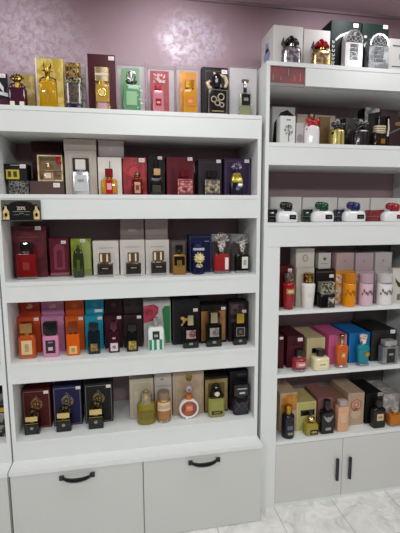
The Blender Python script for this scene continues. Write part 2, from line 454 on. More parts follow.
def grp(key): return ('perfume bottles on the ' if key.endswith('_b') else 'cartons on the ')+SHELFNAME[key[0]]
PALE = M('#efe6e6', .5); INK = M('#3a3436', .5)
GOLD = metal('#c9a24a'); PGOLD = metal('#dcc58c'); SILV = metal('#c9c9cc', .18); COPPER = metal('#b5763c')
BLACK = lacq('#0d0c0e'); CLEAR = clear(); CREAM = M('#efe7cf', .4)

def artwork(mb, sh, a, W, H, y, t):
    if sh == 'rect': mb.box(a[0]*W, a[1]*W, y-t, y, a[2]*H, a[3]*H)
    elif sh == 'ell': mb.prism(ell(a[0]*W, a[1]*H, a[2]*W, a[3]*H), y-t, y)
    elif sh == 'arch': mb.prism(arch(a[0]*W, a[1]*H, a[2]*H, a[3]*W), y-t, y)
    elif sh == 'frame': mb.frame(a[0]*W, a[1]*W, a[2]*H, a[3]*H, a[4], y-t, y)
    elif sh == 'poly': mb.prism([(p*W, q*H) for p, q in a], y-t, y)
def box(key, label, mat, d=.07, art=(), sticker=None, lid=None, cat='carton', side=None, name='perfume_carton'):
    X, Y, Z, W, H = G[key]; W -= .0022
    r = empty(name, (X, Y, Z+.0006), label, cat, grp(key))
    if lid:
        MB().rbox(W, d, 0, H*lid[0], .0012, .0008, 0, d/2).build('carton_body', mat, r)
        MB().rbox(W+.0008, d+.0008, H*lid[0], H, .0012, .0008, 0, d/2).build('lid', lid[1], r)
    else:
        MB().rbox(W, d, 0, H, .0012, .0008, 0, d/2).build('carton_body', mat, r)
    for i, it in enumerate(art):
        mb = MB(); y = -.0001-.0005*i
        if lid: y -= .0004
        for a in it[3:]: artwork(mb, it[2], a, W, H, y, .0006)
        mb.build(it[0], it[1], r, False)
    if sticker:
        fx, fz = sticker[:2]; s = sticker[2] if len(sticker) > 2 else 1.
        y = -.0005*len(art)-.0005
        st = MB().box(fx*W-.0125*s, fx*W+.0125*s, y-.0006, y, fz*H-.0085*s, fz*H+.0085*s).build('price_sticker', PALE, r, False)
        st['label'] = 'pale price sticker'
        MB().box(fx*W-.009*s, fx*W+.009*s, y-.0009, y-.0006, fz*H-.004*s, fz*H-.0025*s).box(fx*W-.009*s, fx*W+.003*s, y-.0009, y-.0006, fz*H+.001*s, fz*H+.0025*s).build('sticker_print', M('#c58a96'), st, False)
    if side: side(r, W, H, d)
    return r
def case(key, label, cards, haze=.03, d=.055, cat='display case'):
    """clear acrylic case with a coloured card standing inside"""
    X, Y, Z, W, H = G[key]; W -= .002
    r = empty('acrylic_case', (X, Y, Z+.0006), label, cat, 'clear acrylic cases on the '+SHELFNAME[key[0]])
    MB().rbox(W, d, .0002, H, .001, .0006, 0, d/2).build('clear_cover', clear('#ffffff', .05, haze), r)
    MB().box(-W/2+.003, W/2-.003, d-.006, d-.004, .003, H-.003).build('frosted_back', clear('#ffffff', .04, .45), r, False)
    for i, (nm, mat, x0, x1, z0, z1) in enumerate(cards):
        MB().box(x0*W, x1*W, .008-.003*i, .010-.003*i, z0*H+.001, z1*H).build(nm, mat, r, False)
    return r

def bottle(key, label, mat, hb=.68, dr=.55, rc=.1, sh=.05, form='rect', liq=None, neck=(.3, .04, None), cap=('rect', .45, None), lab=None, extra=None, name='perfume_bottle', base=None):
    X, Y, Z, W, H = G[key]
    r = empty(name, (X, Y, Z+.0006), label, 'perfume bottle', grp(key))
    D = min(W*(1. if form in ('round', 'tround', 'sround') else dr), .072); rr = W/2 if form in ('round', 'tround', 'sround') else rc*W
    zb = hb*H; zs = zb-sh*H
    def prof(k, z0=0., z1=None, inset=0.):
        z1 = z1 or zb; e = .002
        w, d = W-2*inset, D-2*inset; q = max(rr-inset, .0005)
        if form in ('taper', 'tround'):            # narrow foot, wide shoulder
            return [(z0, w*.76, d*.76, q*.76), (z0+e, w*.8, d*.8, q*.8), (z0+(zs-z0)*.75, w*.96, d*.96, q), (zs, w, d, q), (zs+(z1-zs)*.6, w*.86, d*.86, q*.9), (z1, w*.45, d*.5, q*.5)]
        if form == 'bell':                          # wide foot, narrow shoulder
            return [(z0, w*.96, d*.96, q), (z0+e, w, d, q), (z0+(zs-z0)*.5, w*.95, d*.95, q), (zs, w*.8, d*.85, q), (z1, w*.45, d*.55, q*.5)]
        if form in ('sround', 'soft'):              # rounded shoulders
            return [(z0, w*.9, d*.9, q*.9), (z0+e*1.5, w, d, q), (zs, w, d, q)]+[(zs+(z1-zs)*math.sin(a), w*(.42+.58*math.cos(a)), d*(.42+.58*math.cos(a)), q*(.42+.58*math.cos(a))) for a in (.4, .8, 1.2, PI/2)]
        return [(z0, w-2*e, d-2*e, q), (z0+e, w, d, q), (zs, w, d, q), (z1, w*(1-.35*min(1, sh*6)), d*(1-.3*min(1, sh*6)), q)]
    if base:
        MB().rbox(W*base[0], D*base[0], 0, base[1]*H, rr*base[0]).build('bottle_foot', base[2], r)
        pr = prof(0, base[1]*H)
    else: pr = prof(0)
    bd = MB().loft(pr, 4).build('bottle_body', mat, r)
    if liq:
        z0 = (base[1]*H if base else 0)+.007
        pr = prof(0, z0, zs+.002, .004); pr = [c for c in pr if c[0] <= zs*liq[1]]+[(zs*liq[1], W-.009, D-.009, max(rr-.004, .0005))]
        if form in ('taper', 'tround', 'bell'): k = pr[-2]; pr[-1] = (max(pr[-1][0], k[0]+.001),)+tuple(k[1:4])
        MB().loft(pr, 4).build('perfume', tint(liq[0]), bd)
    nm = neck[2] or SILV; z2 = zb+neck[1]*H
    MB().loft([(zb-.001, W*neck[0], min(W*neck[0], D*.9), W*neck[0]/2), (z2, W*neck[0], min(W*neck[0], D*.9), W*neck[0]/2)], 4).build('collar', nm, r)
    if cap:
        cf, cw, cm = cap[:3]; w = W*cw; d = min(w, max(D*.95, w*.5)) if cf == 'rect' else w
        d = min(d, .06); m = MB(); e = .0015
        if cf == 'rect': m.rbox(w, d, z2, H, .0025, .0015)
        elif cf == 'round': m.loft([(z2, w*.96, w*.96, w/2), (z2+e, w, w, w/2), (H-e, w, w, w/2), (H, w*.92, w*.92, w/2)], 5)
        elif cf == 'taper': m.loft([(z2, w*.7, w*.7, w/2), (H-2*e, w, w, w/2), (H, w*.9, w*.9, w/2)], 5)
        elif cf == 'dome': m.loft([(z2, w, w, w/2)]+[(z2+(H-z2)*(.25+.75*math.sin(a)), w*max(.08, math.cos(a)), w*max(.08, math.cos(a)), w/2) for a in (0, .4, .8, 1.15, 1.5)], 5)
        elif cf == 'ball': m.ball((0, 0, (z2+H)/2), w/2, min(w/2, D/2), (H-z2)/2, 14)
        m.build('cap', cm or BLACK, r)
    if lab:
        items = lab if isinstance(lab, list) else [lab]
        for i, L in enumerate(items):
            lw, z0, z1, lm = L[:4]; ox = L[4] if len(L) > 4 else 0
            if form in ('round', 'tround', 'sround'):
                a = min(1.45, lw*1.5); k = 1 if form != 'tround' else .92
                o = MB().arc(W/2*k+.0006+.0006*i, -a+ox, a+ox, z0*H, z1*H).build('bottle_label', lm, r)
            else:
                yo = -D/2-.0002-.0006*i
                o = MB().box(ox*W-lw*W/2, ox*W+lw*W/2, yo-.0012, yo, z0*H, z1*H).build('bottle_label' if i == 0 else 'label_print', lm, r, False)
    if extra: extra(r, W, H, D)
    return r

# --- ornaments shared by several bottles
def flower(mb, c, R, n=9, squash=.8):
    for ringi, (k, rad, up) in enumerate(((n, R*.62, 0), (n-3, R*.34, R*.28), (1, 0, R*.45))):
        for j in range(k):
            a = 2*PI*j/k+ringi*.5
            rot = Matrix.Rotation(a, 3, 'Z') @ Matrix.Rotation(.6-.25*ringi, 3, 'Y')
            mb.ball((c[0]+rad*math.cos(a), c[1]+rad*math.sin(a)*squash, c[2]+up), R*.44, R*.3, R*.2, 8, rot)
    return mb
def bow(mb, c, R, tails=True):
    for s in (-1, 1):
        mb.ball((c[0]+s*R*.5, c[1], c[2]+R*.12), R*.48, R*.2, R*.3, 12, Matrix.Rotation(-s*.45, 3, 'Y'))
        mb.ball((c[0]+s*R*.34, c[1]-R*.1, c[2]-R*.16), R*.36, R*.14, R*.18, 10, Matrix.Rotation(s*.5, 3, 'Y'))
        if tails: mb.tube([(c[0], c[1], c[2]), (c[0]+s*R*.5, c[1]-.002, c[2]-R*.45), (c[0]+s*R*.78, c[1]-.002, c[2]-R*.95)], [R*.12, R*.18, R*.15], 6)
    mb.ball((c[0], c[1]-R*.12, c[2]), R*.22, R*.22, R*.24, 8)
    return mb
def crystal(mb, z0, z1, w, n=7):
    """a fan of cut crystal petals on a small ball"""
    h = z1-z0
    for k in range(n):
        a = -1.15+2.3*k/(n-1)
        rot = Matrix.Rotation(a, 3, 'Y')
        mb.ball((math.sin(a)*w*.34, 0, z0+h*.32+math.cos(a)*h*.38), w*.085, w*.12, h*.27, 6, rot)
    for s in (-1, 0, 1): mb.ball((s*w*.2, -w*.12, z0+h*.3), w*.14, w*.12, h*.16, 6)
    return mb.loft([(z0, w*.34, w*.34, w), (z0+h*.3, w*.5, w*.42, w)], 3)
def onto(name, mat, fn):
    def g(r, W, H, D): fn(MB(), W, H, D).build(name, mat, r)
    return g
def both(*fs):
    def g(*a):
        for f in fs: f(*a)
    return g

# ================================================================== WIDE UNIT, TOP SHELF
case('1bot_x', 'clear case with a mustard gold card behind the plum purple bottle', [('backing_card', patt('#b7962f', '#d8c27a', 30), -.28, .48, 0, .96)])
def plum(r, W, H, D):
    mb = MB()
    for s in (-1, 1): mb.loft([(H*.5, W*.3, D*.6, .01, s*W*.26, 0), (H*.62, W*.36, D*.7, .014, s*W*.26, 0), (H*.70, W*.16, D*.4, .01, s*W*.22, 0)], 4)
    mb.build('bottle_shoulder', tint('#5b2138'), r)
    crystal(MB(), H*.7, H, W*.8, 7).build('stopper', patt('#8d7a35', '#3f2b20', 90, rough=.2, metal=.8), r)
    for s in (-1, 1): MB().box(s*W*.25-W*.12, s*W*.25+W*.12, -D/2-.0016, -D/2-.0002, H*.02, H*.16).build('bottle_label', CREAM, r, False)
bottle('1bot_b', 'plum purple twin shouldered bottle with dark gold fan stopper, before the mustard card', tint('#4a1a30'), hb=.56, dr=.5, rc=.2, cap=None, neck=(.35, .14, GOLD), extra=plum)
box('1zeb_x', 'black and white striped carton cut off by the left picture edge on the top shelf', card('#141217'), art=[
    ('stripe', M('#d9dadd', .25), 'poly', [(-.5, .95), (-.3, .95), (.3, .45), (.3, .62), (-.2, 1.0), (-.5, 1.0)], [(.0, .42), (.5, .36), (.5, .46), (.1, .5)]),
    ('lower_panel', card('#4a2038'), 'rect', (-.5, .5, .0, .3))], sticker=(.28, .93))
box('1gold_x', 'tall shiny gold yellow carton behind the gold animal stopper bottle', patt('#c9a83c', '#e3cf78', 22, rough=.3, metal=.35), art=[('edge_band', PALE, 'rect', (-.5, -.46, 0, 1))])
def stag(r, W, H, D):
    mb = MB(); g = H
    mb.loft([(g*.60, W*.3, W*.3, W), (g*.70, W*.26, W*.28, W), (g*.78, W*.34, W*.36, W, 0, -.003), (g*.85, W*.28, W*.3, W, 0, -.004), (g*.88, W*.1, W*.1, W, 0, -.002)], 4)
    mb.ball((0, -W*.24, g*.76), W*.1, W*.2, W*.1, 8)
    for s in (-1, 1):
        mb.tube([(s*W*.1, 0, g*.86), (s*W*.2, 0, g*.92), (s*W*.16, 0, g*.99)], [W*.06, W*.045, W*.02], 6)
        mb.ball((s*W*.22, 0, g*.82), W*.1, W*.04, W*.06, 6)
        mb.tube([(s*W*.18, 0, g*.68), (s*W*.42, 0, g*.64), (s*W*.46, 0, g*.52)], [W*.05, W*.06, W*.04], 6)
    mb.build('animal_stopper', patt('#d4b04e', '#7d5f22', 70, rough=.2, metal=1), r)
    MB().prism([(x*W, z*H) for x, z in ((0, .12), (.16, .26), (0, .42), (-.16, .26))], -D/2-.0016, -D/2-.0002).build('emblem', GOLD, r)
bottle('1gold_b', 'golden perfume bottle with a horned animal head stopper before the gold carton', tint('#d9a514'), hb=.6, dr=.5, rc=.22, sh=.07, form='soft', cap=None, neck=(.34, .03, GOLD), extra=stag, base=(.96, .03, GOLD))
case('1lat_x', 'narrow clear case with silvery lattice card between the gold and burgundy cartons', [('backing_card', patt('#8f8a80', '#5b5158', 45), -.48, .48, 0, .85)], haze=.03)
def lattice(r, W, H, D):
    mb = MB()
    for k in range(5):
        x = (-.44+.22*k)*W; mb.box(x-W*.035, x+W*.035, -D/2-.004, -D/2-.001, H*.7, H*.985-abs(k-2)*H*.02)
    mb.build('crown_bar', GOLD, r)
    m = MB()
    for s in (-1, 1): m.box(s*W*.36-W*.03, s*W*.36+W*.03, -D/2-.003, -D/2, H*.14, H*.56)
    m.build('pillar', PALE, r, False)
    MB().rbox(W*1.04, D*1.04, H*.57, H*.69, .004).build('waist_band', patt('#a49a78', '#2b2427', 120, rough=.25, metal=.7), r)
    MB().box(-W*.24, W*.24, -D/2-.0016, -D/2-.0002, H*.16, H*.5).build('bottle_label', patt('#221819', '#54402f', 90), r, False)
bottle('1lat_b', 'dark bottle under a gold crown of upright bars with a midnight blue foot', patt('#857c74', '#3b3236', 90, rough=.2, coat=.4), hb=.7, dr=.5, rc=.08, sh=.0, cap=('rect', .9, patt('#c2ab6e', '#4a4043', 80, rough=.25, metal=.8)), neck=(.8, .02, GOLD), extra=lattice, base=(1, .12, lacq('#1a1536')))
box('1burg_x', 'tall burgundy carton with a cut out window, tallest on the top shelf', card('#471420'), art=[('window', card('#c3a58a'), 'rect', (-.24, .25, .02, .76)), ('window_edge', GOLD, 'frame', (-.25, .26, .02, .77, .002))], sticker=(.36, .94))
bottle('1burg_b', 'gold bottle with a round medallion in the burgundy carton window', tint('#c9a04a'), hb=.6, dr=.5, rc=.1, cap=('rect', .98, metal('#cdb992')), neck=(.6, .08, GOLD), base=(.8, .2, M('#b98f94', .3)),
       extra=both(onto('medallion', metal('#e6cf7a'), lambda m, W, H, D: m.ring((0, -D/2-.001, H*.42), W*.26, W*.05, .002)), onto('emblem', PGOLD, lambda m, W, H, D: m.prism(ell(0, H*.42, W*.17, W*.2), -D/2-.002, -D/2)),
                  onto('cap_band', M('#d9cdb9', .3), lambda m, W, H, D: m.rbox(W*1.0, D*1.05, H*.8, H*.86, .003))))
case('1grn_x', 'clear case with a pale green card, right of the burgundy carton', [('backing_card', card('#86b584'), -.36, .28, .06, .88)], haze=.03)
def greenx(r, W, H, D):
    bow(MB(), (0, -D*.2, H*.72), W*.36, False).build('bow', lacq('#14321f'), r)
    mb = MB()
    for k in range(6): flower(mb, (W*(.42+.12*math.sin(k*2.1)), -D*.3, H*(.62-.1*k)), W*.15, 5)
    mb.build('flower_spray', M('#e4e6dc', .6), r)
    MB().ring((0, 0, H*.9), W*.24, W*.06, .004).build('stopper_ring', SILV, r)
bottle('1grn_b', 'pale green bottle with dark green bow and a spray of white flowers', tint('#6fa579'), hb=.66, dr=.5, rc=.08, cap=('round', .26, SILV), neck=(.3, .06, GOLD), lab=(.62, .16, .5, M('#86b086', .3)), extra=greenx)
case('1red_x', 'clear case with a red card, left of the case with an orange card', [('backing_card', patt('#a81f30', '#b83546', 30), -.42, .26, .04, .9), ('card_motif', patt('#a81f30', '#e3c3c6', 70), -.3, .12, .66, .84)], haze=.03)
bottle('1red_b', 'rose pink square bottle with a red label before the red card', M('#d98a98', .1, 0, .3, .5), hb=.78, dr=.5, rc=.16, sh=.06, cap=('round', .6, M('#b53848', .2)), neck=(.36, .03, SILV), lab=[(.5, .26, .5, lacq('#8a1522')), (.3, .34, .4, M('#d98f8f'))], base=(.8, .04, SILV))
case('1org_x', 'clear case with an orange yellow card, between the red card case and the black carton', [('backing_card', patt('#d98d18', '#e6a42c', 26), -.38, .34, .03, .9)], haze=.03)
bottle('1org_b', 'amber yellow bottle with an orange square label before the orange card', tint('#d99b2c'), hb=.72, dr=.5, rc=.1, sh=.04, cap=('rect', .66, metal('#d59d3d')), neck=(.4, .05, GOLD), lab=[(.55, .24, .52, M('#c4701a', .3)), (.3, .34, .42, M('#d99445'))])
box('1blk_x', 'black carton behind the pale antlered bottle on the top shelf', card('#1b191c'), art=[('inner_panel', card('#2d2527'), 'rect', (-.36, .4, .02, .93)), ('edge_line', M('#6b6358'), 'frame', (-.36, .4, .02, .93, .0015))], sticker=(.36, .92, 1.1))
def antlers(r, W, H, D):
    m = M('#cdbb9c', .45); y = -D*.15
    MB().tube([(-W*.1, y, H*.62), (-W*.4, y, H*.64), (-W*.5, y, H*.74), (-W*.36, y, H*.8)], [W*.06, W*.1, W*.1, W*.05], 7).build('antler', m, r)
    MB().tube([(W*.05, y, H*.84), (W*.2, y, H*.93), (W*.4, y, H*.9), (W*.5, y, H*.78), (W*.4, y, H*.66)], [W*.05, W*.08, W*.1, W*.1, W*.06], 7).build('antler', m, r)
    MB().tube([(0, y, H*.8), (-W*.06, y, H*.92), (-W*.18, y, H)], [W*.08, W*.09, W*.03], 7).build('antler', m, r)
    mb = MB()
    for x, z, q in ((-.2, .36, .13), (.16, .42, .15), (-.02, .28, .12), (.2, .24, .1)): mb.ring((x*W, -D/2-.0005, z*H), q*W, W*.03, .0014, 18, 6)
    mb.build('scroll_ornament', M('#a59a85', .35, .3), r); m2 = MB()
    m2.frame(-W*.47, W*.47, H*.03, H*.58, .0022, -D/2-.001, -D/2+.002); m2.build('glass_edge', M('#8a8274', .2), r)
    MB().box(-W*.3, W*.3, -D/2-.0012, -D/2, H*.08, H*.1).build('label_print', PGOLD, r, False)
bottle('1blk_b', 'black square bottle with pale curved antlers round its stopper', lacq('#171416'), hb=.6, dr=.5, rc=.06, sh=.01, cap=('dome', .66, lacq('#100c0d')), neck=(.5, .03, BLACK), extra=antlers)
case('1clr_x', 'wide empty looking clear case at the right end of the top shelf', [('backing_card', M('#d6d2d4', .5), -.47, .47, .0, .97)], haze=.03)
bottle('1clr_b', 'clear bottle with black shield label and pale green perfume, rightmost on the top shelf', clear('#f4f8f0', .05, .1), hb=.64, dr=.5, rc=.08, sh=.05, liq=('#a9ae72', .5), cap=('round', .3, SILV), neck=(.26, .12, lacq('#141414')), lab=[(.66, .3, .6, lacq('#101010')), (.34, .42, .5, M('#7d7b75'))],
       extra=onto('stopper_top', metal('#8f7f58'), lambda m, W, H, D: m.rbox(W*.52, W*.3, H*.93, H, .004)))

# ================================================================== WIDE UNIT, SECOND SHELF
x, y, z, w, h = G['2pat_x']; G['2brown_x'] = G['2brown_x'][:4]+(h,)
G['2crest_x'] = (.068, .09, z+h, .098, .075); G['2gift_x'] = (G['2gift_x'][0], .09, z+h, G['2gift_x'][3], .117)
box('2pat_x', 'low black carton with silver lattice print at the left end of the second shelf', patt('#7d7d76', '#141315', 65, 'cell', .04, .12), d=.1)
box('2crest_x', 'black carton with a yellow crest lying on the lattice print carton', card('#121113'), d=.09, art=[('crest', card('#c7b13f'), 'rect', (-.42, .16, .1, .66)), ('crest_print', card('#4b4216'), 'rect', (-.34, -.2, .22, .56), (-.1, .06, .22, .56)), ('silver_line', M('#9a9a98'), 'rect', (-.2, .5, .9, .94))], sticker=(.34, .86, 1.0))
box('2brown_x', 'low taupe brown carton under the windowed gift carton', card('#57413d'), d=.12, sticker=(.28, .72, 1.15))
X, Y, Z, W, H = G['2gift_x']; W -= .004
gr = empty('gift_carton', (X, Y, Z+.0006), 'champagne window carton with a red ribbon on the taupe carton', 'carton', grp('2gift_x'))
MB().frame(-W/2, W/2, 0, H, .006, 0, .06).build('carton_frame', patt('#b99f74', '#d8c8a3', 40, metal=.3), gr, False)
MB().box(-W/2+.006, W/2-.006, .05, .058, .006, H-.006).build('back_panel', card('#b9a288'), gr, False)
MB().tube([(W*.26, .004, H*.94), (W*.36, .002, H*.82), (W*.3, .002, H*.66)], [.006, .011, .005], 8).tube([(W*.42, .004, H*.94), (W*.36, .002, H*.8), (W*.44, .002, H*.68)], [.006, .01, .005], 8).build('ribbon', lacq('#a5141b'), gr)
MB().box(-W*.36, W*.44, -.001, .001, H*.36, H*.4).build('gold_band', metal('#8a7340'), gr, False)
G['2gift_b'] = (X-.012, Y+.026, Z+.0062, .05, .078)
bottle('2gift_b', 'small rose champagne bottle inside the windowed gift carton', tint('#c9a184'), hb=.6, dr=.5, rc=.15, cap=('round', .42, PGOLD), neck=(.3, .05, GOLD), lab=(.5, .12, .4, CREAM))
box('2maroon_x', 'large dark maroon carton standing at the back of the second shelf', card('#3b1319'), d=.09, art=[('emblem', card('#5d2a30'), 'ell', (.05, .74, .07, .04)), ('fold_line', card('#5a2329'), 'rect', (-.5, .5, .55, .56))])
box('2silv_x', 'tall beige carton with a dark window behind the silver bottle', card('#bfb4aa'), d=.1, art=[('window', card('#3b2f2c'), 'rect', (-.26, .26, 0, .84)), ('inner_frame', card('#d3cac0'), 'frame', (-.34, .34, 0, .92, .004))])
bottle('2silv_b', 'silver square bottle with a wide pale cap before the beige window carton', patt('#aeb1b3', '#d8dadb', 30, rough=.2, metal=.5), hb=.66, dr=.5, rc=.06, sh=.03, cap=('rect', .62, M('#d3ccc8', .3)), neck=(.5, .05, SILV),
       lab=[(.8, .1, .56, M('#c3c7c8', .25)), (.4, .36, .44, M('#8c8f90'))])
box('2beige_x', 'blank taupe carton lying on the beige window carton', card('#b8ada3'), d=.075, art=[('fold_line', card('#7f756e'), 'rect', (-.5, .5, .08, .1))])
box('2lav_x', 'greyish lavender carton lying on the white carton of the amber bottle', card('#aea1a3'), d=.07, art=[('emblem', card('#b6abad'), 'ell', (0, .5, .08, .1)), ('fold_line', card('#7c7073'), 'rect', (-.5, .5, .1, .12))])
box('2amb_x', 'white carton behind the amber bottle with red cap', card('#e8e3dc'), d=.1, art=[('tassel', card('#8c7a70'), 'rect', (-.02, .02, .7, .9))])
bottle('2amb_b', 'amber bottle with dark red cap and red strip label on the second shelf', tint('#d39a2c'), hb=.6, dr=.5, rc=.14, sh=.08, base=(1, .07, clear('#f0e6e2', .08, .15)), cap=('rect', .46, lacq('#7a1118')), neck=(.38, .08, GOLD), lab=[(.42, .04, .58, lacq('#b3121c')), (.28, .2, .44, M('#d8a0a0'))])
box('2red_x', 'bright red carton with embossed print on the second shelf', patt('#8f121d', '#ad2b35', 32), d=.09, sticker=(.3, .93, 1.1), art=[('emblem', card('#c4454d'), 'ell', (-.05, .62, .2, .14))])
bottle('2red_b', 'dark red bottle with bronze ball cap and gold strip label by the red carton', tint('#6d0710'), hb=.68, dr=.55, rc=.1, sh=.05, cap=('ball', .56, metal('#8f6a50')), neck=(.4, .04, GOLD), lab=[(.5, .08, .54, metal('#c9a27a', .35)), (.3, .2, .42, M('#7d2a26'))])
box('2blk_x', 'plain black carton between the bright red and dark red cartons', card('#151514'), d=.09, sticker=(.22, .95, .85))
bottle('2blk_b', 'tall black bottle with bronze square plate and chain on the second shelf', BLACK, hb=.5, dr=.6, rc=.1, sh=.08, form='soft', cap=('rect', .42, BLACK), neck=(.5, .2, lacq('#241a12')),
       extra=both(onto('plate', metal('#b9916a', .3), lambda m, W, H, D: m.box(-W*.22, W*.3, -D/2-.006, -D/2-.003, H*.56, H*.74)), onto('chain', SILV, lambda m, W, H, D: m.tube([(-W*.4, -D/2-.002, H*.48), (-W*.2, -D/2-.004, H*.41), (W*.15, -D/2-.004, H*.42), (W*.4, -D/2-.002, H*.5)], .0014, 6)),
                  onto('bottle_label', card('#3a352a'), lambda m, W, H, D: m.box(-W*.34, W*.34, -D/2-.0012, -D/2, H*.08, H*.28))))
box('2dred_x', 'wide dark red carton with a raised border, right of the plain black carton', card('#5d0f1f'), d=.09, art=[('border', card('#7c2a38'), 'frame', (-.46, .46, .03, .95, .002)), ('inner_panel', card('#4a0c19'), 'rect', (-.34, -.2, .0, .7))], sticker=(.36, .95, .95))
def crestbottle(lm, cm, dots):
    def g(r, W, H, D):
        m = MB(); m.frame(-W*.4, W*.4, H*.36, H*.5, .002, -D/2-.002, -D/2-.001); m.box(-W*.42, W*.42, -D/2-.002, -D/2-.0012, H*.04, H*.1); m.box(-W*.42, W*.42, -D/2-.002, -D/2-.0012, H*.56, H*.6)
        m.build('label_print', dots, r, False)
        MB().prism([(x*W, z*H) for x, z in ((0, .15), (.2, .22), (0, .32), (-.2, .22))], -D/2-.002, -D/2-.001).build('emblem', dots, r)
    return g
bottle('2dred_b', 'squat crimson bottle with a rosy patterned front before the dark red carton', lacq('#6b0f1c'), hb=.66, dr=.5, rc=.1, sh=.04, cap=('rect', .6, lacq('#5a0c16')), neck=(.45, .05, lacq('#3d090f')), lab=(.96, .03, .62, patt('#c98a86', '#9e3f45', 60)), extra=crestbottle(0, 0, M('#5a1820')))
box('2dpur_x', 'smoky dark purple carton left of the violet carton', card('#2a2029'), d=.09, art=[('border', card('#4d434f'), 'frame', (-.44, .44, .03, .92, .002))], sticker=(.36, .95, .9))
bottle('2dpur_b', 'squat black bottle with a beige patterned front before the smoky purple carton', lacq('#17131a'), hb=.66, dr=.5, rc=.1, sh=.04, cap=('rect', .66, lacq('#131016')), neck=(.5, .05, BLACK), lab=(.96, .03, .62, patt('#b3a488', '#6a5b4c', 60)), extra=crestbottle(0, 0, M('#2b241f')))
box('2vio_x', 'violet carton at the right end of the second shelf', card('#30203f'), d=.09, art=[('border', card('#5d4d70'), 'frame', (-.45, .45, .03, .93, .0025)), ('emblem', card('#7d6f93'), 'ell', (-.02, .8, .16, .1))], sticker=(.34, .93, .95))
def violet(r, W, H, D):
    MB().loft([(H*.36, W*.8, D*.8, .004), (H*.42, W*.86, D*.86, .004), (H*.62, W*.6, D*.6, .004), (H*.66, W*.5, D*.5, .004)], 3).build('gold_shoulder', patt('#d7c255', '#8c7a2a', 60, rough=.25, metal=.5), r)
    m = MB()
    for k in range(5):
        a = -1.1+.55*k; m.ball((math.sin(a)*W*.28, 0, H*.78+math.cos(a)*H*.1), W*.12, W*.1, H*.07, 7, Matrix.Rotation(a, 3, 'Y'))
    m.build('fan_ornament', patt('#b8a2b8', '#5a4668', 90, rough=.3), r)
    MB().prism(ell(0, H*.2, W*.14, H*.05), -D/2-.0016, -D/2-.0002).build('emblem', M('#66608a'), r)
bottle('2vio_b', 'bottle with yellow gold shoulder over a midnight violet foot before the violet carton', lacq('#150f22'), hb=.38, dr=.6, rc=.08, sh=.01, cap=('dome', .4, lacq('#2c2038')), neck=(.3, .3, GOLD), extra=violet)

# ================================================================== WIDE UNIT, THIRD SHELF
box('3mar_x', 'big maroon carton at the left end of the third shelf', patt('#4f0d17', '#641823', 18), d=.1, art=[('border', card('#3c0a12'), 'frame', (-.48, .46, .0, .95, .0025)), ('title', card('#8f4048'), 'rect', (-.34, .3, .78, .8), (-.28, .1, .72, .74)), ('side_ornament', card('#7c2731'), 'ell', (.28, .5, .1, .14))], sticker=(.28, .965, 1.05))
def silverwave(r, W, H, D): MB().tube([(-W*.3, -D*.36, H*.94), (0, -D*.4, H*.955), (W*.3, -D*.36, H*.99)], [.002, .005, .002], 7).build('cap_plate', SILV, r)
bottle('3mar_b', 'thick square bottle of deep red perfume with black cap before the big maroon carton', tint('#8a1216'), hb=.68, dr=.5, rc=.05, sh=.02, base=(1, .07, clear('#f0e6e2', .08, .15)), cap=('rect', .58, lacq('#1b1416')), neck=(.4, .08, metal('#a98f86')), lab=[(.34, .26, .46, M('#8c2a2c', .3))], extra=silverwave)
box('3mini_x', 'medium maroon carton with pale figure print left of the lime carton', card('#5f1424'), art=[('figure', card('#84394a'), 'arch', (0, .18, .86, .56)), ('figure_core', card('#6b1c30'), 'arch', (0, .24, .7, .28)), ('base_line', card('#8a5560'), 'rect', (-.48, .48, .02, .1))], sticker=(.24, .9, .9))
box('3lime_x', 'lime green carton with dark arch print on the third shelf', patt('#7f9420', '#95aa3a', 20), art=[('stripe', card('#c2cc7c'), 'rect', (-.5, .5, .2, .22)), ('arch_print', card('#a9b56a'), 'arch', (.26, .24, .96, .4)), ('lower_band', card('#8f9466'), 'rect', (-.5, .5, .0, .14))], sticker=(.1, .95, .9))
bottle('3lime_b', 'slim dark green arched bottle before the lime carton', lacq('#25320c'), hb=.86, dr=.5, rc=.3, sh=.3, form='soft', cap=('dome', .3, lacq('#31420f')), neck=(.3, .02, lacq('#25320c')), lab=(.3, .2, .55, card('#46551c')))
WHT = ['left', 'middle', 'right']
for q, wd in zip('abc', ('left', 'middle', 'right')):
    box(f'3w{q}_x', f'{wd} white carton of the three with a drawn square on the third shelf', card('#ebe5de'), art=[('square_outline', card('#6e6560'), 'frame', (-.3, .3, .34, .8, .0014)), ('ground_panel', card('#efe9e2'), 'rect', (-.3, .3, .35, .79))])
    bottle(f'3w{q}_b', {'a': 'smoky square bottle with bronze cap before the left white carton of the third shelf', 'b': 'smoky square bottle with bronze cap before the middle white carton of the third shelf', 'c': 'smoky square bottle with wider banded front before the right white carton of the third shelf'}[q],
           tint('#3b342f'), hb=.56, dr=.5, rc=.05, sh=.02, cap=('rect', .74, metal('#9a7f5d', .3)), neck=(.5, .06, GOLD), lab=[(.7, .3, .42, M('#1d1c1b', .2)), (.4, .34, .38, M('#97907f'))], base=(1, .1, clear('#e6e2dd', .1, .3)),
           extra=onto('cap_stripe', M('#e0d3b8', .3), lambda m, W, H, D: m.box(-W*.3, -W*.18, -D*.5, -D*.3, H*.64, H*.96).box(W*.1, W*.2, -D*.5, -D*.3, H*.64, H*.96)))
box('3ga_x', 'grey carton standing on the middle white carton of the third shelf', card('#7e7471'), art=[('emblem', card('#958b87'), 'rect', (-.16, .16, .4, .52)), ('fold_line', card('#67605d'), 'rect', (-.5, .5, .2, .22))])
box('3gb_x', 'grey carton standing on the right white carton of the third shelf', card('#8a807c'), art=[('fold_line', card('#6f6663'), 'rect', (-.5, .5, .2, .22))])
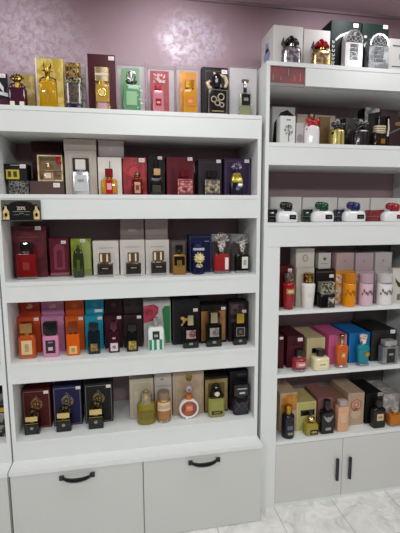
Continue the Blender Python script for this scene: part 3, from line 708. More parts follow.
box('3gry_x', 'brownish grey carton left of the navy carton', card('#544b48'), art=[('inner_panel', card('#6f6560'), 'rect', (-.4, .4, .04, .95))])
bottle('3gry_b', 'black shouldered bottle with amber lower half before the brownish grey carton', tint('#a8761e'), hb=.7, dr=.55, rc=.1, sh=.08, form='soft', cap=('round', .56, lacq('#151212')), neck=(.36, .05, BLACK), lab=[(.8, .32, .62, lacq('#171310')), (.36, .26, .5, metal('#c0a25e', .3))])
box('3nav_x', 'navy blue carton with a thin pale border on the third shelf', card('#141a44'), art=[('border', card('#5a6394'), 'frame', (-.44, .46, .02, .95, .0018)), ('title', card('#9aa0bd'), 'rect', (.18, .38, .82, .84))])
def sun(r, W, H, D):
    m = MB()
    pts = [((.44 if i % 2 else .3)*math.cos(2*PI*i/24)*W, H*.5+(.44 if i % 2 else .3)*math.sin(2*PI*i/24)*W) for i in range(24)]
    m.prism(pts, -W/2-.004, -W/2+.004); m.build('sun_crest', patt('#d9cf9a', '#b3a566', 60, rough=.35), r)
    MB().prism(ell(0, H*.27, W*.26, H*.055), -W/2-.003, -W/2+.004).build('bottle_label', patt('#d3c99a', '#726a52', 110), r)
    m2 = MB()
    for k in range(7): m2.ball((( -.36+.12*k)*W, -W*.5+abs(k-3)*W*.035, H*.76), W*.07, W*.05, H*.045, 6)
    m2.build('scallop_band', M('#b9bac6', .3), r)
bottle('3nav_b', 'round navy bottle with a pale gold sun crest and oval label', lacq('#10153f'), hb=.74, form='sround', sh=.03, cap=('round', .86, lacq('#131a4b')), neck=(.8, .05, M('#8f93a8', .3)), extra=sun)
case('3rose_x', 'smoky clear case behind the red bottle with crystal stopper', [('backing_card', card('#4b3f40'), -.46, .46, 0, .8)], haze=.03, d=.06)
def crest_rose(r, W, H, D):
    crystal(MB(), H*.52, H, W*.74, 8).build('crystal_stopper', patt('#d8d2cc', '#7d726b', 90, rough=.12, coat=.5), r)
bottle('3rose_b', 'rose red perfume bottle with large crystal fan stopper on the third shelf', tint('#b02a2c'), hb=.46, dr=.6, rc=.2, sh=.06, base=(1, .07, clear('#f0e6e2', .08, .15)), cap=None, neck=(.4, .06, metal('#a48d86')), lab=[(.22, .1, .38, M('#e3d7d0', .4), .28)], extra=crest_rose)
case('3dk_x', 'smoky clear case behind the dark bottle at the right end of the third shelf', [('backing_card', card('#564c4b'), -.46, .46, 0, .8)], haze=.03, d=.06)
bottle('3dk_b', 'near black bottle with white label and crystal fan stopper, rightmost on the third shelf', tint('#141510'), hb=.48, dr=.6, rc=.2, sh=.06, cap=None, neck=(.4, .06, metal('#8f8680')), lab=[(.42, .12, .42, M('#dcd8d2', .4), .12), (.2, .2, .34, M('#a09a94'), .12)],
       extra=lambda r, W, H, D: crystal(MB(), H*.54, H, W*.66, 8).build('crystal_stopper', patt('#cfcac6', '#6e6660', 90, rough=.12, coat=.5), r), base=(1, .06, clear('#cfd0c8', .1, .3)))

# ================================================================== WIDE UNIT, FOURTH SHELF
FOUR = [('ora', '#c24a1e', '#a83c2c', 'burnt orange', '#c45a1d', ('rect', .78, metal('#cf9a62', .25)), '#d9b98a', .62),
        ('pnk', '#c27fa6', '#b0789a', 'dusty pink', '#d083a8', ('rect', .86, BLACK), '#171317', .56),
        ('org', '#cf5c1c', '#b84e20', 'vivid orange', '#d75a10', ('rect', .72, metal('#a1501f', .3)), '#e3c07c', .56),
        ('tea', '#1a95b5', '#218ba8', 'teal blue', '#0b2129', ('rect', .84, lacq('#0c1d24')), '#a88a4c', .54),
        ('mar', '#40101f', '#2a0b15', 'dark wine', '#33091a', ('rect', .62, lacq('#3f1626')), '#d8c6cc', .54),
        ('brn', '#2a1a1c', '#33272a', 'blackish brown', '#120d0c', ('rect', .74, lacq('#0f0c0b')), '#b9a25a', .56)]
for k, c1, c2, wd, bc, cp, lc, lw in FOUR:
    box(f'4{k}_x', f'{wd} carton standing behind the matching bottle on the fourth shelf', card(c1), d=.1, art=[('thumb_cut', card(c2), 'rect', (-.5, .5, .965, .985)), ('title', M('#d9d0c8') if k != 'org' else card('#d7793f'), 'rect', (-.1, .1, .5, .515))], sticker=(.34, .93, .85) if k != 'pnk' else None)
    box(f'4{k}u_x', f'{wd} carton lying on top of the {wd} carton, under the shelf above', card(c2), d=.08, art=[('emblem', patt(c1, '#cfae9a' if k in ('ora', 'pnk') else c1, 60), 'ell', (0, .55, .16, .16))] + ([('band', card('#d7e2e4'), 'rect', (.0, .42, .1, .28))] if k == 'tea' else []))
def facet(mat, name='front_facet'):
    return lambda r, W, H, D: MB().box(-W*.44, W*.44, -D/2-.001, -D/2+.001, H*.03, H*.05).build(name, mat, r, False)
bottle('4ora_b', 'burnt orange bottle with large cream label and rose gold cap, leftmost on its shelf', lacq('#b4501c'), hb=.66, dr=.6, rc=.14, sh=.1, cap=('rect', .72, metal('#cf9a62', .25)), neck=(.42, .06, metal('#b98a5a')), lab=[(.62, .12, .52, M('#dbbf92', .4)), (.22, .2, .42, patt('#c2a070', '#a58252', 120))], extra=facet(metal('#b98a5a')))
bottle('4pnk_b', 'pink bottle with black label and black cap on the fourth shelf', lacq('#cf86ab'), hb=.62, dr=.6, rc=.14, sh=.04, cap=('rect', .84, BLACK), neck=(.66, .06, BLACK), lab=[(.6, .12, .5, BLACK), (.28, .2, .3, M('#d4a9bd')), (.3, .42, .46, M('#8d6c7c'))])
bottle('4org_b', 'vivid orange bottle with small cream label and amber cap on the fourth shelf', lacq('#d35a12'), hb=.66, dr=.6, rc=.12, sh=.03, cap=('rect', .68, tint('#8d3f15')), neck=(.5, .06, metal('#9a5a2a')), lab=[(.58, .06, .3, M('#e0bd78', .4)), (.26, .12, .24, M('#b98b45'))])
bottle('4tea_b', 'black teal bottle with gold square label before the teal cartons', lacq('#0c1c24'), hb=.72, dr=.6, rc=.1, sh=.03, cap=('rect', .8, lacq('#0e1a1f')), neck=(.6, .04, BLACK), lab=[(.56, .1, .34, patt('#ab8c4a', '#7f6634', 70, rough=.3, metal=.5))])
bottle('4mar_b', 'dark wine bottle with pale square label on the fourth shelf', lacq('#35101e'), hb=.7, dr=.6, rc=.1, sh=.03, cap=('rect', .6, lacq('#46192a')), neck=(.5, .05, metal('#7d5663')), lab=[(.66, .06, .32, M('#d9cad0', .4)), (.3, .14, .24, M('#8f6d7a'))], extra=onto('emblem', M('#b99aa5', .3), lambda m, W, H, D: m.prism(ell(0, H*.48, W*.16, H*.03), -D/2-.0015, -D/2)))
bottle('4brn_b', 'black bottle with gold square label before the blackish brown cartons', BLACK, hb=.7, dr=.6, rc=.1, sh=.03, cap=('rect', .66, lacq('#15100f')), neck=(.5, .05, BLACK), lab=[(.66, .08, .4, patt('#c2ab62', '#8c7638', 70, rough=.3, metal=.5))])
box('4wht_x', 'wide pale grey carton with a crimson corner and a green strip on the fourth shelf', card('#b9b4b1'), d=.1, art=[('crimson_corner', patt('#8e1230', '#b23b55', 30), 'poly', [(-.5, .52), (-.18, .56), (.04, .74), (.06, .86), (-.12, .93), (-.5, .9)]), ('green_strip', card('#2d7a43'), 'poly', [(.18, .8), (.28, .88), (.48, .88), (.48, .05), (.3, .05)])])
def greenstripes(r, W, H, D):
    m = MB()
    for x in (-.36, -.06, .3): m.box((x-.09)*W, (x+.09)*W, -D/2-.0012, -D/2-.0002, H*.02, H*(.34 if x else .3))
    m.build('green_stripe', lacq('#1c8a5e'), r, False)
bottle('4wht_b', 'white bottle with green stripes, black plate and silver pump on the fourth shelf', lacq('#e3e8e6'), hb=.72, dr=.5, rc=.08, sh=.07, cap=('rect', .3, SILV), neck=(.34, .04, SILV), lab=[(.44, .34, .6, M('#1c211f', .3)), (.24, .42, .5, M('#9aa3a0'))], extra=greenstripes)
box('4blk_x', 'large black carton right of the pale grey carton on the fourth shelf', card('#19181c'), d=.1, art=[('side_strip', card('#2b2a30'), 'rect', (-.5, -.44, 0, 1))], sticker=(.34, .75, .95))
def goldbow(r, W, H, D):
    bow(MB(), (-W*.22, D*.1, H*.86), W*.42).build('bow', patt('#a07a2c', '#c6a356', 60, rough=.35, metal=.5), r)
TALL = lambda key, label, capm, capw, labm, ex=None: bottle(key, label, BLACK, hb=.66, dr=.55, rc=.06, sh=.02, cap=('rect', capw, capm), neck=(.34, .03, BLACK), lab=[(.6, .3, .56, labm), (.2, .38, .48, M('#6a4a42'))], extra=ex)
def mark(r, W, H, D): MB().box(-W*.12, W*.12, -D/2-.0012, -D/2, H*.1, H*.17).build('lower_mark', M('#8f8a84'), r, False)
TALL('4blk_b', 'tall black bottle with gold bow and framed plate before the large black carton', metal('#d3c59c'), .38, patt('#a8978c', '#6f3036', 50), both(goldbow, mark))
box('4cop_x', 'copper carton with black borders near the right end of the fourth shelf', card('#17130f'), d=.1, art=[('copper_panel', patt('#9a6434', '#b07a48', 12, rough=.35, metal=.3), 'rect', (-.48, .44, .06, .84))], sticker=(.36, .9, .9))
TALL('4cop_b', 'tall black bottle with silver grey plate before the copper carton', metal('#c9b994'), .46, patt('#9a938c', '#6f6a65', 50), mark)
bt = [o for o in COL.objects if o.get('label', '').startswith('tall black bottle with silver grey')][0]
X, Y, Z, W, H = G['4cop_b']; D = W*.55
MB().rbox(W*.78, D*.8, H*.69, H*.995, .003).build('smoked_sleeve', clear('#5a5048', .08, .0), bt)
box('4pur_x', 'dark plum carton at the right end of the fourth shelf', card('#241b22'), d=.1, art=[('ornament', patt('#241b22', '#54424c', 40), 'rect', (-.4, .3, .5, .95))], sticker=(.28, .76, .95))
TALL('4pur_b', 'tall black bottle with thinly outlined plate and gold cap before the dark plum carton', metal('#d2b24a'), .56, lacq('#191719'), both(mark, onto('plate_outline', M('#a9a59c', .3), lambda m, W, H, D: m.frame(-W*.32, W*.32, H*.29, H*.57, .0018, -D/2-.002, -D/2-.0012))))

# ================================================================== WIDE UNIT, BOTTOM SHELF
for k, c, wd, c2 in (('red', '#4a1012', 'dark red', '#8a6a3a'), ('nav', '#1c1b45', 'navy', '#8d7c4a'), ('blk', '#191a1d', 'black', '#8b7340')):
    box(f'5{k}_x', f'{wd} carton with a gold crest and thin border on the bottom shelf', card(c), d=.1, art=[('border', card('#8f8a7c') if k != 'red' else card('#9a7a6c'), 'frame', (-.46, .46, .03, .95, .0018)),
        ('crest', patt(c2, c, 110), 'ell', (0, .62, .22, .14)), ('crest_top', patt(c2, c, 110), 'poly', [(-.14, .72), (.14, .72), (.0, .86)]), ('crest_core', card(c), 'rect', (-.1, .1, .58, .68)), ('crest_core_mark', card('#a08552'), 'rect', (-.07, -.02, .6, .66), (.02, .07, .6, .66))], sticker=(.36, .92, .9) if k != 'nav' else (.4, .94, .9))
    def cpl(r, W, H, D):
        MB().box(-W*.44, W*.44, -D/2-.0012, -D/2, H*.45, H*.475).build('gold_line', metal('#9d8348'), r, False)
        MB().prism(ell(0, H*.27, W*.12, H*.06), -D/2-.0012, -D/2).build('emblem', M('#8a8174'), r)
        MB().ball((W*.18, 0, H*.84), W*.2, D*.35, H*.14, 10).ball((-W*.02, D*.12, H*.88), W*.2, D*.3, H*.12, 10).build('stopper_ornament', patt('#5c4c2c', '#1b1716', 70, rough=.2, metal=.7), r)
    bottle(f'5{k}_b', f'black square bottle with broad gold collar before the {wd} crest carton', BLACK, hb=.5, dr=.7, rc=.04, sh=.01, cap=('rect', .84, metal('#d8c184', .2)), neck=(.7, .05, metal('#8c7443')), extra=cpl)
    o = COL.objects[-1]
# shorten the gold caps so that the dark ornament shows above them
for o in list(COL.objects):
    if o.name.split('.')[0] == 'cap' and o.parent and o.parent.get('label', '').startswith('black square bottle with broad gold collar'):
        zs = [v.co.z for v in o.data.vertices]; z0 = min(zs); z1 = max(zs)
        for v in o.data.vertices: v.co.z = z0+(v.co.z-z0)*.46
box('5lt_x', 'pale beige carton behind the yellow olive bottle on the bottom shelf', card('#b3a795'), d=.1, art=[('panel_line', card('#cfc6b6'), 'frame', (-.42, .44, .06, .92, .002)), ('glass_print', card('#c2b9a6'), 'rect', (-.3, .1, .15, .7))])
bottle('5yel_b', 'yellow olive round bottle with gold pump on the bottom shelf', tint('#9c8a26'), hb=.66, form='sround', sh=.1, cap=('round', .3, PGOLD), neck=(.36, .06, GOLD), lab=[(.55, .2, .44, tint('#86761c'))],
       extra=lambda r, W, H, D: MB().loft([(H*.6, W*.62, W*.62, W), (H*.66, W*.7, W*.7, W), (H*.9, W*.64, W*.64, W), (H*.94, W*.5, W*.5, W)], 6).build('cap_cover', clear('#f3efb5', .08, .12), r))
box('5wht_x', 'narrow whitish carton behind the peach amber bottle', card('#b9b0aa'), d=.1, art=[('emblem', card('#8d8580'), 'ell', (-.06, .88, .1, .03)), ('fold_line', card('#8d8580'), 'rect', (-.5, .5, .72, .73))])
bottle('5amb_b', 'peach amber cylinder bottle with broad cream label on the bottom shelf', tint('#b9824a'), hb=.72, form='round', sh=.03, cap=('round', .8, tint('#9f8468')), neck=(.8, .04, PGOLD), lab=[(.66, .42, .7, M('#dcc2a2', .4)), (.5, .5, .62, patt('#dcc2a2', '#a08060', 120, 'lines'))], base=(1, .06, clear('#f3e3d2', .1, .25)))
box('5bei_x', 'beige carton with a gold thistle behind the round ring bottle', patt('#a48c72', '#b39c82', 10), d=.1, art=[('thistle', metal('#7d6a2c', .4), 'ell', (.02, .86, .1, .08)), ('thistle_tuft', patt('#9a8540', '#5c4c1c', 90), 'poly', [(-.1, .88), (.14, .88), (.1, .98), (.02, .93), (-.06, .98)]), ('inner_panel', card('#c2ae94'), 'frame', (-.38, .4, .02, .94, .002))])
X, Y, Z, W, H = G['5rng_b']; R = W/2
rg = empty('round_perfume_bottle', (X, Y, Z+.0006), 'round bottle like a white ring round amber rose glass with ball stopper', 'perfume bottle', grp('5rng_b'))
MB().ring((0, 0, R), R*.86, R*.14, .016, 36, 10).build('white_ring', lacq('#e6e2de'), rg)
ds = MB().prism(ell(0, R, R*.76, R*.76, 30), -.011, .011).build('bottle_body', patt('#a0522e', '#7b2a26', 14, rough=.08, coat=.5), rg)
MB().box(-R*.32, R*.34, -.0135, -.011, R*.78, R*1.38).build('bottle_label', M('#d2744a', .35), ds, False)
MB().box(-R*.2, R*.22, -.0142, -.0135, R*1.0, R*1.06).box(-R*.2, R*.22, -.0142, -.0135, R*1.14, R*1.2).build('label_print', M('#e3b394'), ds, False)
MB().rbox(R*.7, .03, 0, .006, .003).build('bottle_foot', SILV, rg)
MB().loft([(2*R-.004, R*.62, R*.5, R), (2*R+H*.07, R*.54, R*.5, R), (2*R+H*.12, R*.7, R*.55, R)], 4).build('collar', M('#c46a35', .3), rg)
MB().ball((0, 0, H-R*.3), R*.32, R*.3, R*.32, 14).build('ball_stopper', M('#cfc5c9', .2, 0, .2, .4), rg)
MB().prism(ell(0, H-R*.3, R*.13, R*.13), -R*.34, -R*.27).build('stopper_emblem', M('#6c5a62'), rg)
box('5olv_x', 'brown gold carton in a dark border behind the yellow green bottle', card('#1c1713'), d=.1, art=[('gold_panel', patt('#86713e', '#9a8450', 14, rough=.4), 'rect', (-.48, .46, .04, .94)), ('panel_core', card('#6d5a33'), 'rect', (-.36, .34, .1, .84))])
bottle('5olv_b', 'yellow green bottle with black rounded cap and ball on the bottom shelf', tint('#a3a24e'), hb=.62, dr=.6, rc=.2, sh=.1, form='soft', cap=('dome', .66, lacq('#16140f')), neck=(.5, .06, BLACK), lab=[(.66, .1, .2, M('#191710', .3)), (.4, .13, .17, M('#7b7754'))],
       extra=lambda r, W, H, D: (MB().ball((0, -W*.3, H*.72), W*.17, W*.12, W*.15, 12).build('ball_ornament', M('#d8cfa8', .25), r), MB().loft([(H*.56, W*.9, D*.9, W*.2), (H*.64, W*.92, D*.92, W*.2), (H*.74, W*.7, D*.7, W*.2)], 4).build('black_shoulder', lacq('#16140f'), r)))
box('5drk_x', 'tall black carton at the right end of the bottom shelf', card('#131114'), d=.1, art=[('title', card('#3a3538'), 'rect', (-.1, .4, .86, .94))])
bottle('5drk_b', 'faceted smoky purple bottle with a bow plate at the right end of the bottom shelf', tint('#231d26'), hb=.58, dr=.6, rc=.2, sh=.1, cap=('rect', .86, lacq('#1a151c')), neck=(.7, .05, BLACK), base=(.9, .1, lacq('#151117')),
       extra=both(onto('facet_line', M('#5b505c', .2), lambda m, W, H, D: m.tube([(-W*.4, -D/2-.001, H*.5), (0, -D/2-.002, H*.2), (W*.4, -D/2-.001, H*.5)], .0018, 6).tube([(-W*.4, -D/2-.001, H*.15), (0, -D/2-.002, H*.44), (W*.4, -D/2-.001, H*.15)], .0014, 6)),
                  onto('cap_plate', SILV, lambda m, W, H, D: m.box(-W*.28, W*.28, -D/2-.004, -D/2-.001, H*.87, H*.9).box(-W*.16, W*.16, -D/2-.004, -D/2-.001, H*.72, H*.78))))

# ================================================================== RIGHT UNIT, TOP BOARD
def bird(r, W, H, D):
    m = MB()
    m.add([(-W/2-.0006, D*(.5+.26*math.cos(a)), H*(.38+.2*math.sin(a))) for a in [2*PI*i/16 for i in range(16)]]+[(-W/2-.0001, D*(.5+.26*math.cos(a)), H*(.38+.2*math.sin(a))) for a in [2*PI*i/16 for i in range(16)]], [tuple(range(16)), tuple(range(31, 15, -1))]+[(i, (i+1) % 16, (i+1) % 16+16, i+16) for i in range(16)])
    m.add([(-W/2-.0006+k, D*y, H*z) for k in (0, .0005) for y, z in ((.36, .5), (.66, .5), (.62, .78), (.5, .7), (.4, .74))], [(0, 1, 2, 3, 4), (9, 8, 7, 6, 5)]+[(i, (i+1) % 5, (i+1) % 5+5, i+5) for i in range(5)])
    m.build('side_print', M('#8f9fc8', .5), r, False)
box('Asil_x', 'white carton with blue side print at the left end of the right unit top board', card('#dedbd8'), d=.17, side=bird)
def figs(fm, dark):
    def g(r, W, H, D):
        flower(MB(), (0, .002, H*.74), W*.42, 9, .5).build('flower_cap', fm, r)
        m = MB()
        for k in range(9):
            a = 2.4*k; m.ball((W*.34*math.cos(a), -abs(D*.3*math.sin(a)), H*(.1+.05*k)), W*.16, D*.16, H*.09, 7)
        m.build('sculpted_wrap', dark, r)
        MB().tube([(-W*.3, 0, H*.5), (-W*.46, 0, H*.66), (-W*.4, 0, H*.85)], [W*.05, W*.08, W*.03], 7).build('leaf', fm if 0 else metal('#6e6a68', .3), r)
    return g
bottle('Asil_b', 'crumpled silver sculpted bottle with black flower cap on the right unit top board', patt('#d7d7da', '#85858c', 45, rough=.18, metal=.85), hb=.58, dr=.5, rc=.24, sh=.2, form='soft', cap=None, neck=(.3, .1, SILV), extra=figs(lacq('#17161a'), patt('#e6e6e8', '#8d8d92', 60, rough=.15, metal=.9)))
box('Ared_x', 'white carton between the silver bottle and the dark green cartons', card('#d8d5d2'), d=.09)
bottle('Ared_b', 'crumpled pale gold sculpted bottle with red flower cap on the right unit top board', patt('#d9c39a', '#9a7c4c', 45, rough=.2, metal=.8), hb=.58, dr=.5, rc=.24, sh=.2, form='soft', cap=None, neck=(.3, .1, GOLD), extra=figs(lacq('#9c0f18'), patt('#e2cfa8', '#a98a5a', 60, rough=.2, metal=.8)))
def lettering(r, W, H, d):
    m = MB(); zs = [.06, .12, .2, .27, .36, .44, .53]; rnd = random.Random(3)
    for z in zs:
        w = rnd.uniform(.05, .09)
        m.box(-W*.46, -W*(.46-w), -.0016, -.001, H*z, H*(z+.018)); m.box(-W*.46, -W*.435, -.0016, -.001, H*z, H*(z+.055)); m.box(-W*(.46-w), -W*(.44-w), -.0016, -.001, H*(z+.01), H*(z+.05))
    m.build('vertical_lettering', M('#d9dbd6', .5), r, False)
GREEN = card('#10241f'); NICHE = card('#0b0d0c')
def swoosh(x0, x1, z0, z1): return [(x0, z0), (x0+.1*(x1-x0), z0+.6*(z1-z0)), (x1, z1), (x1, z1-.03), (x0+.3*(x1-x0), z0+.5*(z1-z0))]
box('Agra_x', 'dark green carton with vertical white lettering behind the bright arched bottle', GREEN, d=.1, art=[('dark_niche', NICHE, 'arch', (-.02, 0, .74, .66)), ('arch_stroke', M('#d9dbda', .3), 'poly', [(-.36, .62), (-.2, .72), (.1, .8), (.36, .72), (.36, .69), (.1, .75), (-.2, .66), (-.34, .58)])], sticker=(.3, .92, 1.05), side=lettering)
box('Agrb_x', 'dark green carton behind the grey arched bottle at the right of the top board', GREEN, d=.1, art=[('dark_niche', NICHE, 'arch', (-.2, 0, .66, .5)), ('arch_stroke', M('#c9cbca', .3), 'poly', [(-.44, .56), (-.2, .7), (.1, .82), (.12, .78), (-.16, .64), (-.4, .5)]), ('leaf_print', M('#b9bdb8'), 'ell', (-.38, .72, .06, .03))], sticker=(.36, .95, 1.05))
def archbottle(key, label, front, lat):
    X, Y, Z, W, H = G[key]
    r = empty('arched_perfume_bottle', (X, Y, Z+.0006), label, 'perfume bottle', grp(key)); D = .036
    MB().prism(arch(0, 0, H, W), -D/2, D/2).build('bottle_body', front, r)
    z1 = H*.66
    m = MB(); m.prism([(W*.46*math.cos(PI*i/14), z1+W*.46*math.sin(PI*i/14)*(H*.31)/(W*.46)) for i in range(15)], -D/2-.0016, -D/2-.0002); m.build('lattice_dome', patt('#9b9b99', '#0a0a0a', 60, 'cell', .02, .06), r, False)
    m = MB(); n = 20
    o = [((W*.5)*math.cos(PI*i/n), z1+H*.34*math.sin(PI*i/n)) for i in range(n+1)]; q = [((W*.42)*math.cos(PI*i/n), z1+H*.28*math.sin(PI*i/n)) for i in range(n+1)]
    m.prism(o+q[::-1], -D/2-.003, -D/2); m.build('arch_rim', SILV, r)
    rows = MB(); rnd = random.Random(len(label))
    for k in range(4):
        z = H*(.2+.11*k)
        for j in range(3):
            x = (-.22+.16*j)*W; rows.frame(x, x+W*.13, z, z+H*.085, .0026, -D/2-.0016, -D/2-.0002)
            if rnd.random() > .4: rows.box(x+W*.04, x+W*.09, -D/2-.0016, -D/2-.0002, z+H*.03, z+H*.05)
    rows.build('square_lettering', lat, r, False)
archbottle('Agra_b', 'bright silver arched bottle with black square lettering and lattice dome', M('#dcdcdd', .15, .2), M('#3c3d40', .3))
archbottle('Agrb_b', 'dull grey silver arched bottle with lattice dome, right of the bright one', patt('#77787c', '#4a4b4f', 25, rough=.25, metal=.2), M('#2a2b2d', .3))
box('Awht_x', 'white carton with dark lines at the right picture edge on the top board', card('#d3d0cd'), d=.08, art=[('dark_line', INK, 'rect', (-.3, .4, .78, .815), (-.3, .4, .19, .22)), ('wavy_mark', card('#9b9793'), 'ell', (.18, .5, .14, .12))])

# ================================================================== RIGHT UNIT, SECOND SHELF
box('Bsil_x', 'white carton with black curved print at the back left of the right unit second shelf', card('#c9c9c9'), d=.09, art=[('black_curve', NICHE, 'poly', [(-.5, .0), (-.3, .0), (-.28, .5), (-.1, .7), (.15, .8), (.45, .7), (.45, .8), (.15, .93), (-.15, .86), (-.42, .6)])])
box('Bwht_x', 'small white carton with dark sprig print on the right unit second shelf', card('#d9d8d6'), d=.05, art=[('sprig_print', patt('#5c605e', '#cfcfcd', 80), 'ell', (.06, .5, .3, .2)), ('sprig_stem', M('#5c605e'), 'rect', (.04, .1, .1, .4)), ('small_mark', M('#6f7371'), 'rect', (-.1, .18, .84, .88))])
box('Bmir_x', 'narrow grey carton with rounded print left of the red bowed bottle', card('#b3aeb0'), d=.05, art=[('oval_print', card('#8f888c'), 'ell', (0, .3, .4, .2))])
box('Bbei_x', 'long pale beige carton lying behind the red bowed bottle', card('#b9aa9c'), d=.09, art=[('lid_line', card('#8d7f73'), 'rect', (-.5, .5, .93, .94))])
def redbow(fm, z, R): return lambda r, W, H, D: bow(MB(), (0, -D*.3, H*z), W*R).build('bow', fm, r)
bottle('Bred_b', 'white bell bottle with a red ribbon bow on the right unit second shelf', lacq('#e0dddf'), hb=.66, dr=.7, rc=.25, sh=.14, form='soft', cap=('round', .42, metal('#7d6050')), neck=(.36, .08, GOLD), extra=redbow(lacq('#b0141c'), .74, .52))
box('Bgld_x', 'bronze gold carton behind the bow tied gold bottle', card('#6e5230'), d=.06)
bottle('Bgld_b', 'pale gold ribbed bottle with a black lace bow on the right unit second shelf', patt('#c7b56a', '#8c7a3c', 14, 'wave', rough=.25, metal=.3, coat=.3), hb=.64, dr=.7, rc=.25, sh=.14, form='soft', cap=('dome', .46, patt('#9b958c', '#3a3432', 90, rough=.3)), neck=(.4, .06, BLACK), extra=redbow(lacq('#1c1818'), .7, .56))
box('Bblk_x', 'black carton with grey scroll print behind the black bell bottle', patt('#16110f', '#6b6460', 22, lo=.58, hi=.62), d=.07)
bottle('Bblk_b', 'black ribbed bell bottle with knotted bow, right of the bow tied gold bottle', patt('#151214', '#2e292c', 14, 'wave', rough=.15, coat=.5), hb=.64, dr=.7, rc=.25, sh=.14, form='soft', cap=('dome', .4, patt('#8f8a86', '#1f1b1b', 90, rough=.3)), neck=(.4, .06, BLACK), extra=redbow(lacq('#131113'), .72, .52))
box('Bslv_x', 'tall black carton with a silver corner on the right unit second shelf', card('#181414'), d=.07, art=[('silver_corner', patt('#b9b9ba', '#6f6f72', 40), 'poly', [(-.5, .6), (-.3, .62), (-.3, .86), (.3, .9), (.36, 1), (-.5, 1)])], sticker=(.28, .95, .95))
bottle('Bgcp_b', 'dark bottle with amber foot and broad banded cream gold collar on the right unit', tint('#2a1c12'), hb=.46, dr=.6, rc=.1, sh=.03, cap=('rect', .5, lacq('#1d1512')), neck=(.86, .24, patt('#d8c8a8', '#7d6648', 28, 'lines', rough=.3)), lab=[(.3, .1, .26, tint('#a86d22'), .1)],
       extra=lambda r, W, H, D: MB().tube([(W*.46, -D*.4, H*.92), (W*.5, -D*.45, H*.6), (W*.42, -D*.5, H*.34)], [.003, .004, .005], 7).build('tassel', M('#cfc9c4', .4), r))
box('Bmar_x', 'dark maroon carton with a silver swoosh at the right picture edge, second shelf', card('#2a1114'), d=.08, art=[('swoosh', SILV, 'poly', [(-.5, .44), (-.2, .5), (.2, .6), (.5, .62), (.5, .66), (.1, .63), (-.3, .53), (-.5, .47)]), ('gold_band', metal('#8a7138'), 'rect', (-.5, .5, .03, .06)), ('gold_mark', metal('#8a7350', .4), 'ell', (.1, .76, .26, .06))])

# ================================================================== RIGHT UNIT, THIRD SHELF: four alike bottles before their white cartons
FLW = [('a', 'black', '#0f0f11', '#17171a'), ('b', 'green', '#0f3d26', '#10241a'), ('c', 'navy blue', '#161a52', '#1d2033'), ('d', 'red', '#8d1018', '#7a2a30')]
for q, wd, fc, sc in FLW:
    box(f'Cw{q}_x', f'white carton at the back of the third shelf behind the {wd} flower bottle', card('#cbc8c5'), d=.09, art=[('edge_line', card('#a5a19d'), 'rect', (-.5, -.49, 0, 1))])
    X, Y, Z, W, H = G[f'C{q}_x']
    cb = empty('flower_bottle_tin', (X, Y, Z+.0006), f'low {wd} rounded tin beside the white {wd} flower bottle' if q != 'c' else 'low dark navy rounded tin beside the white navy flower bottle', 'tin', 'tins beside the flower bottles')
    W -= .002
    MB().loft([(0, W*.96, .05, .012), (.002, W, .052, .013), (H-.003, W, .052, .013), (H, W*.94, .048, .012)], 4).build('tin_body', lacq(sc), cb)
    MB().loft([(H*.42, W+.0006, .0526, .0133), (H*.46, W+.0006, .0526, .0133)], 4).build('tin_band', M('#77736f', .3), cb)
    X, Y, Z, W, H = G[f'C{q}_b']
    r = empty('flower_perfume_bottle', (X, Y, Z+.0006), f'low white rounded bottle with {wd} flower stopper and dark window', 'perfume bottle', grp(f'C{q}_b'))
    hb = H*.52; D = .052
    MB().loft([(0, W*.9, D*.8, .014), (.003, W*.97, D*.95, .017), (hb*.4, W, D, .019), (hb*.75, W*.97, D*.96, .019), (hb*.93, W*.84, D*.8, .018), (hb, W*.66, D*.6, .015)], 5).build('bottle_body', lacq('#e6e5e7'), r)
    MB().rbox(W*.32, .004, hb*.26, hb*.66, .001, .0008, W*.2, -D/2+.0005).build('window', lacq('#161416' if q != 'd' else '#7c1a20'), r)
    MB().box(W*.1, W*.3, -D/2-.002, -D/2-.0015, hb*.42, hb*.5).build('window_mark', M('#5d5a5c'), r, False)
    MB().loft([(hb-.001, W*.24, W*.2, W), (hb+H*.08, W*.2, W*.18, W)], 3).build('collar', lacq(fc), r)
    fl = MB(); z = hb+H*.16; x0 = -.1*W
    for dx, dz, rx, rz in ((-.13, .1, .17, .14), (.1, .0, .2, .17), (.02, .12, .15, .12), (.17, .09, .14, .12)): fl.ball((x0+dx*W+.04*W, -.004, z+dz*H), rx*W*1.08, rx*W*.8, rz*H*1.35, 12)
    fl.build('flower_stopper', lacq(fc), r)

# ================================================================== RIGHT UNIT, FOURTH SHELF
box('Dred_x', 'dark red carton at the left end of the right unit fourth shelf', card('#5e0d12'), d=.08, sticker=(.26, .9, .9))
def chrome(r, W, H, D): MB().loft([(H*.6, W*.98, W*.98, W), (H*.66, W*.9, W*.9, W), (H*.7, W*.8, W*.8, W)], 5).build('shoulder_ring', metal('#8d8f95', .15), r)
TAP = lambda key, label, mat, cm, lm, ex=None: bottle(key, label, mat, hb=.73, form='tround', sh=.06, cap=('round', .74, cm), neck=(.7, .03, cm), lab=lm, extra=ex)
TAP('Dred_b', 'tapered glossy red bottle with chrome cap at the left end of the fourth shelf', lacq('#97121a'), patt('#b9b4ac', '#6b4a44', 60, rough=.15, metal=.9), [(.5, .42, .56, M('#a88a52', .3)), (.3, .46, .52, M('#d6c391'))])
box('Dwht_x', 'white carton behind the white tapered bottle', card('#c9c2b4'), d=.09)
box('Dwhtu_x', 'white carton with round seal on top of another white carton', card('#cfc9bf'), d=.08, art=[('seal', card('#a09a90'), 'ell', (0, .5, .16, .2)), ('seal_core', card('#c6c0b6'), 'ell', (0, .5, .11, .14))])
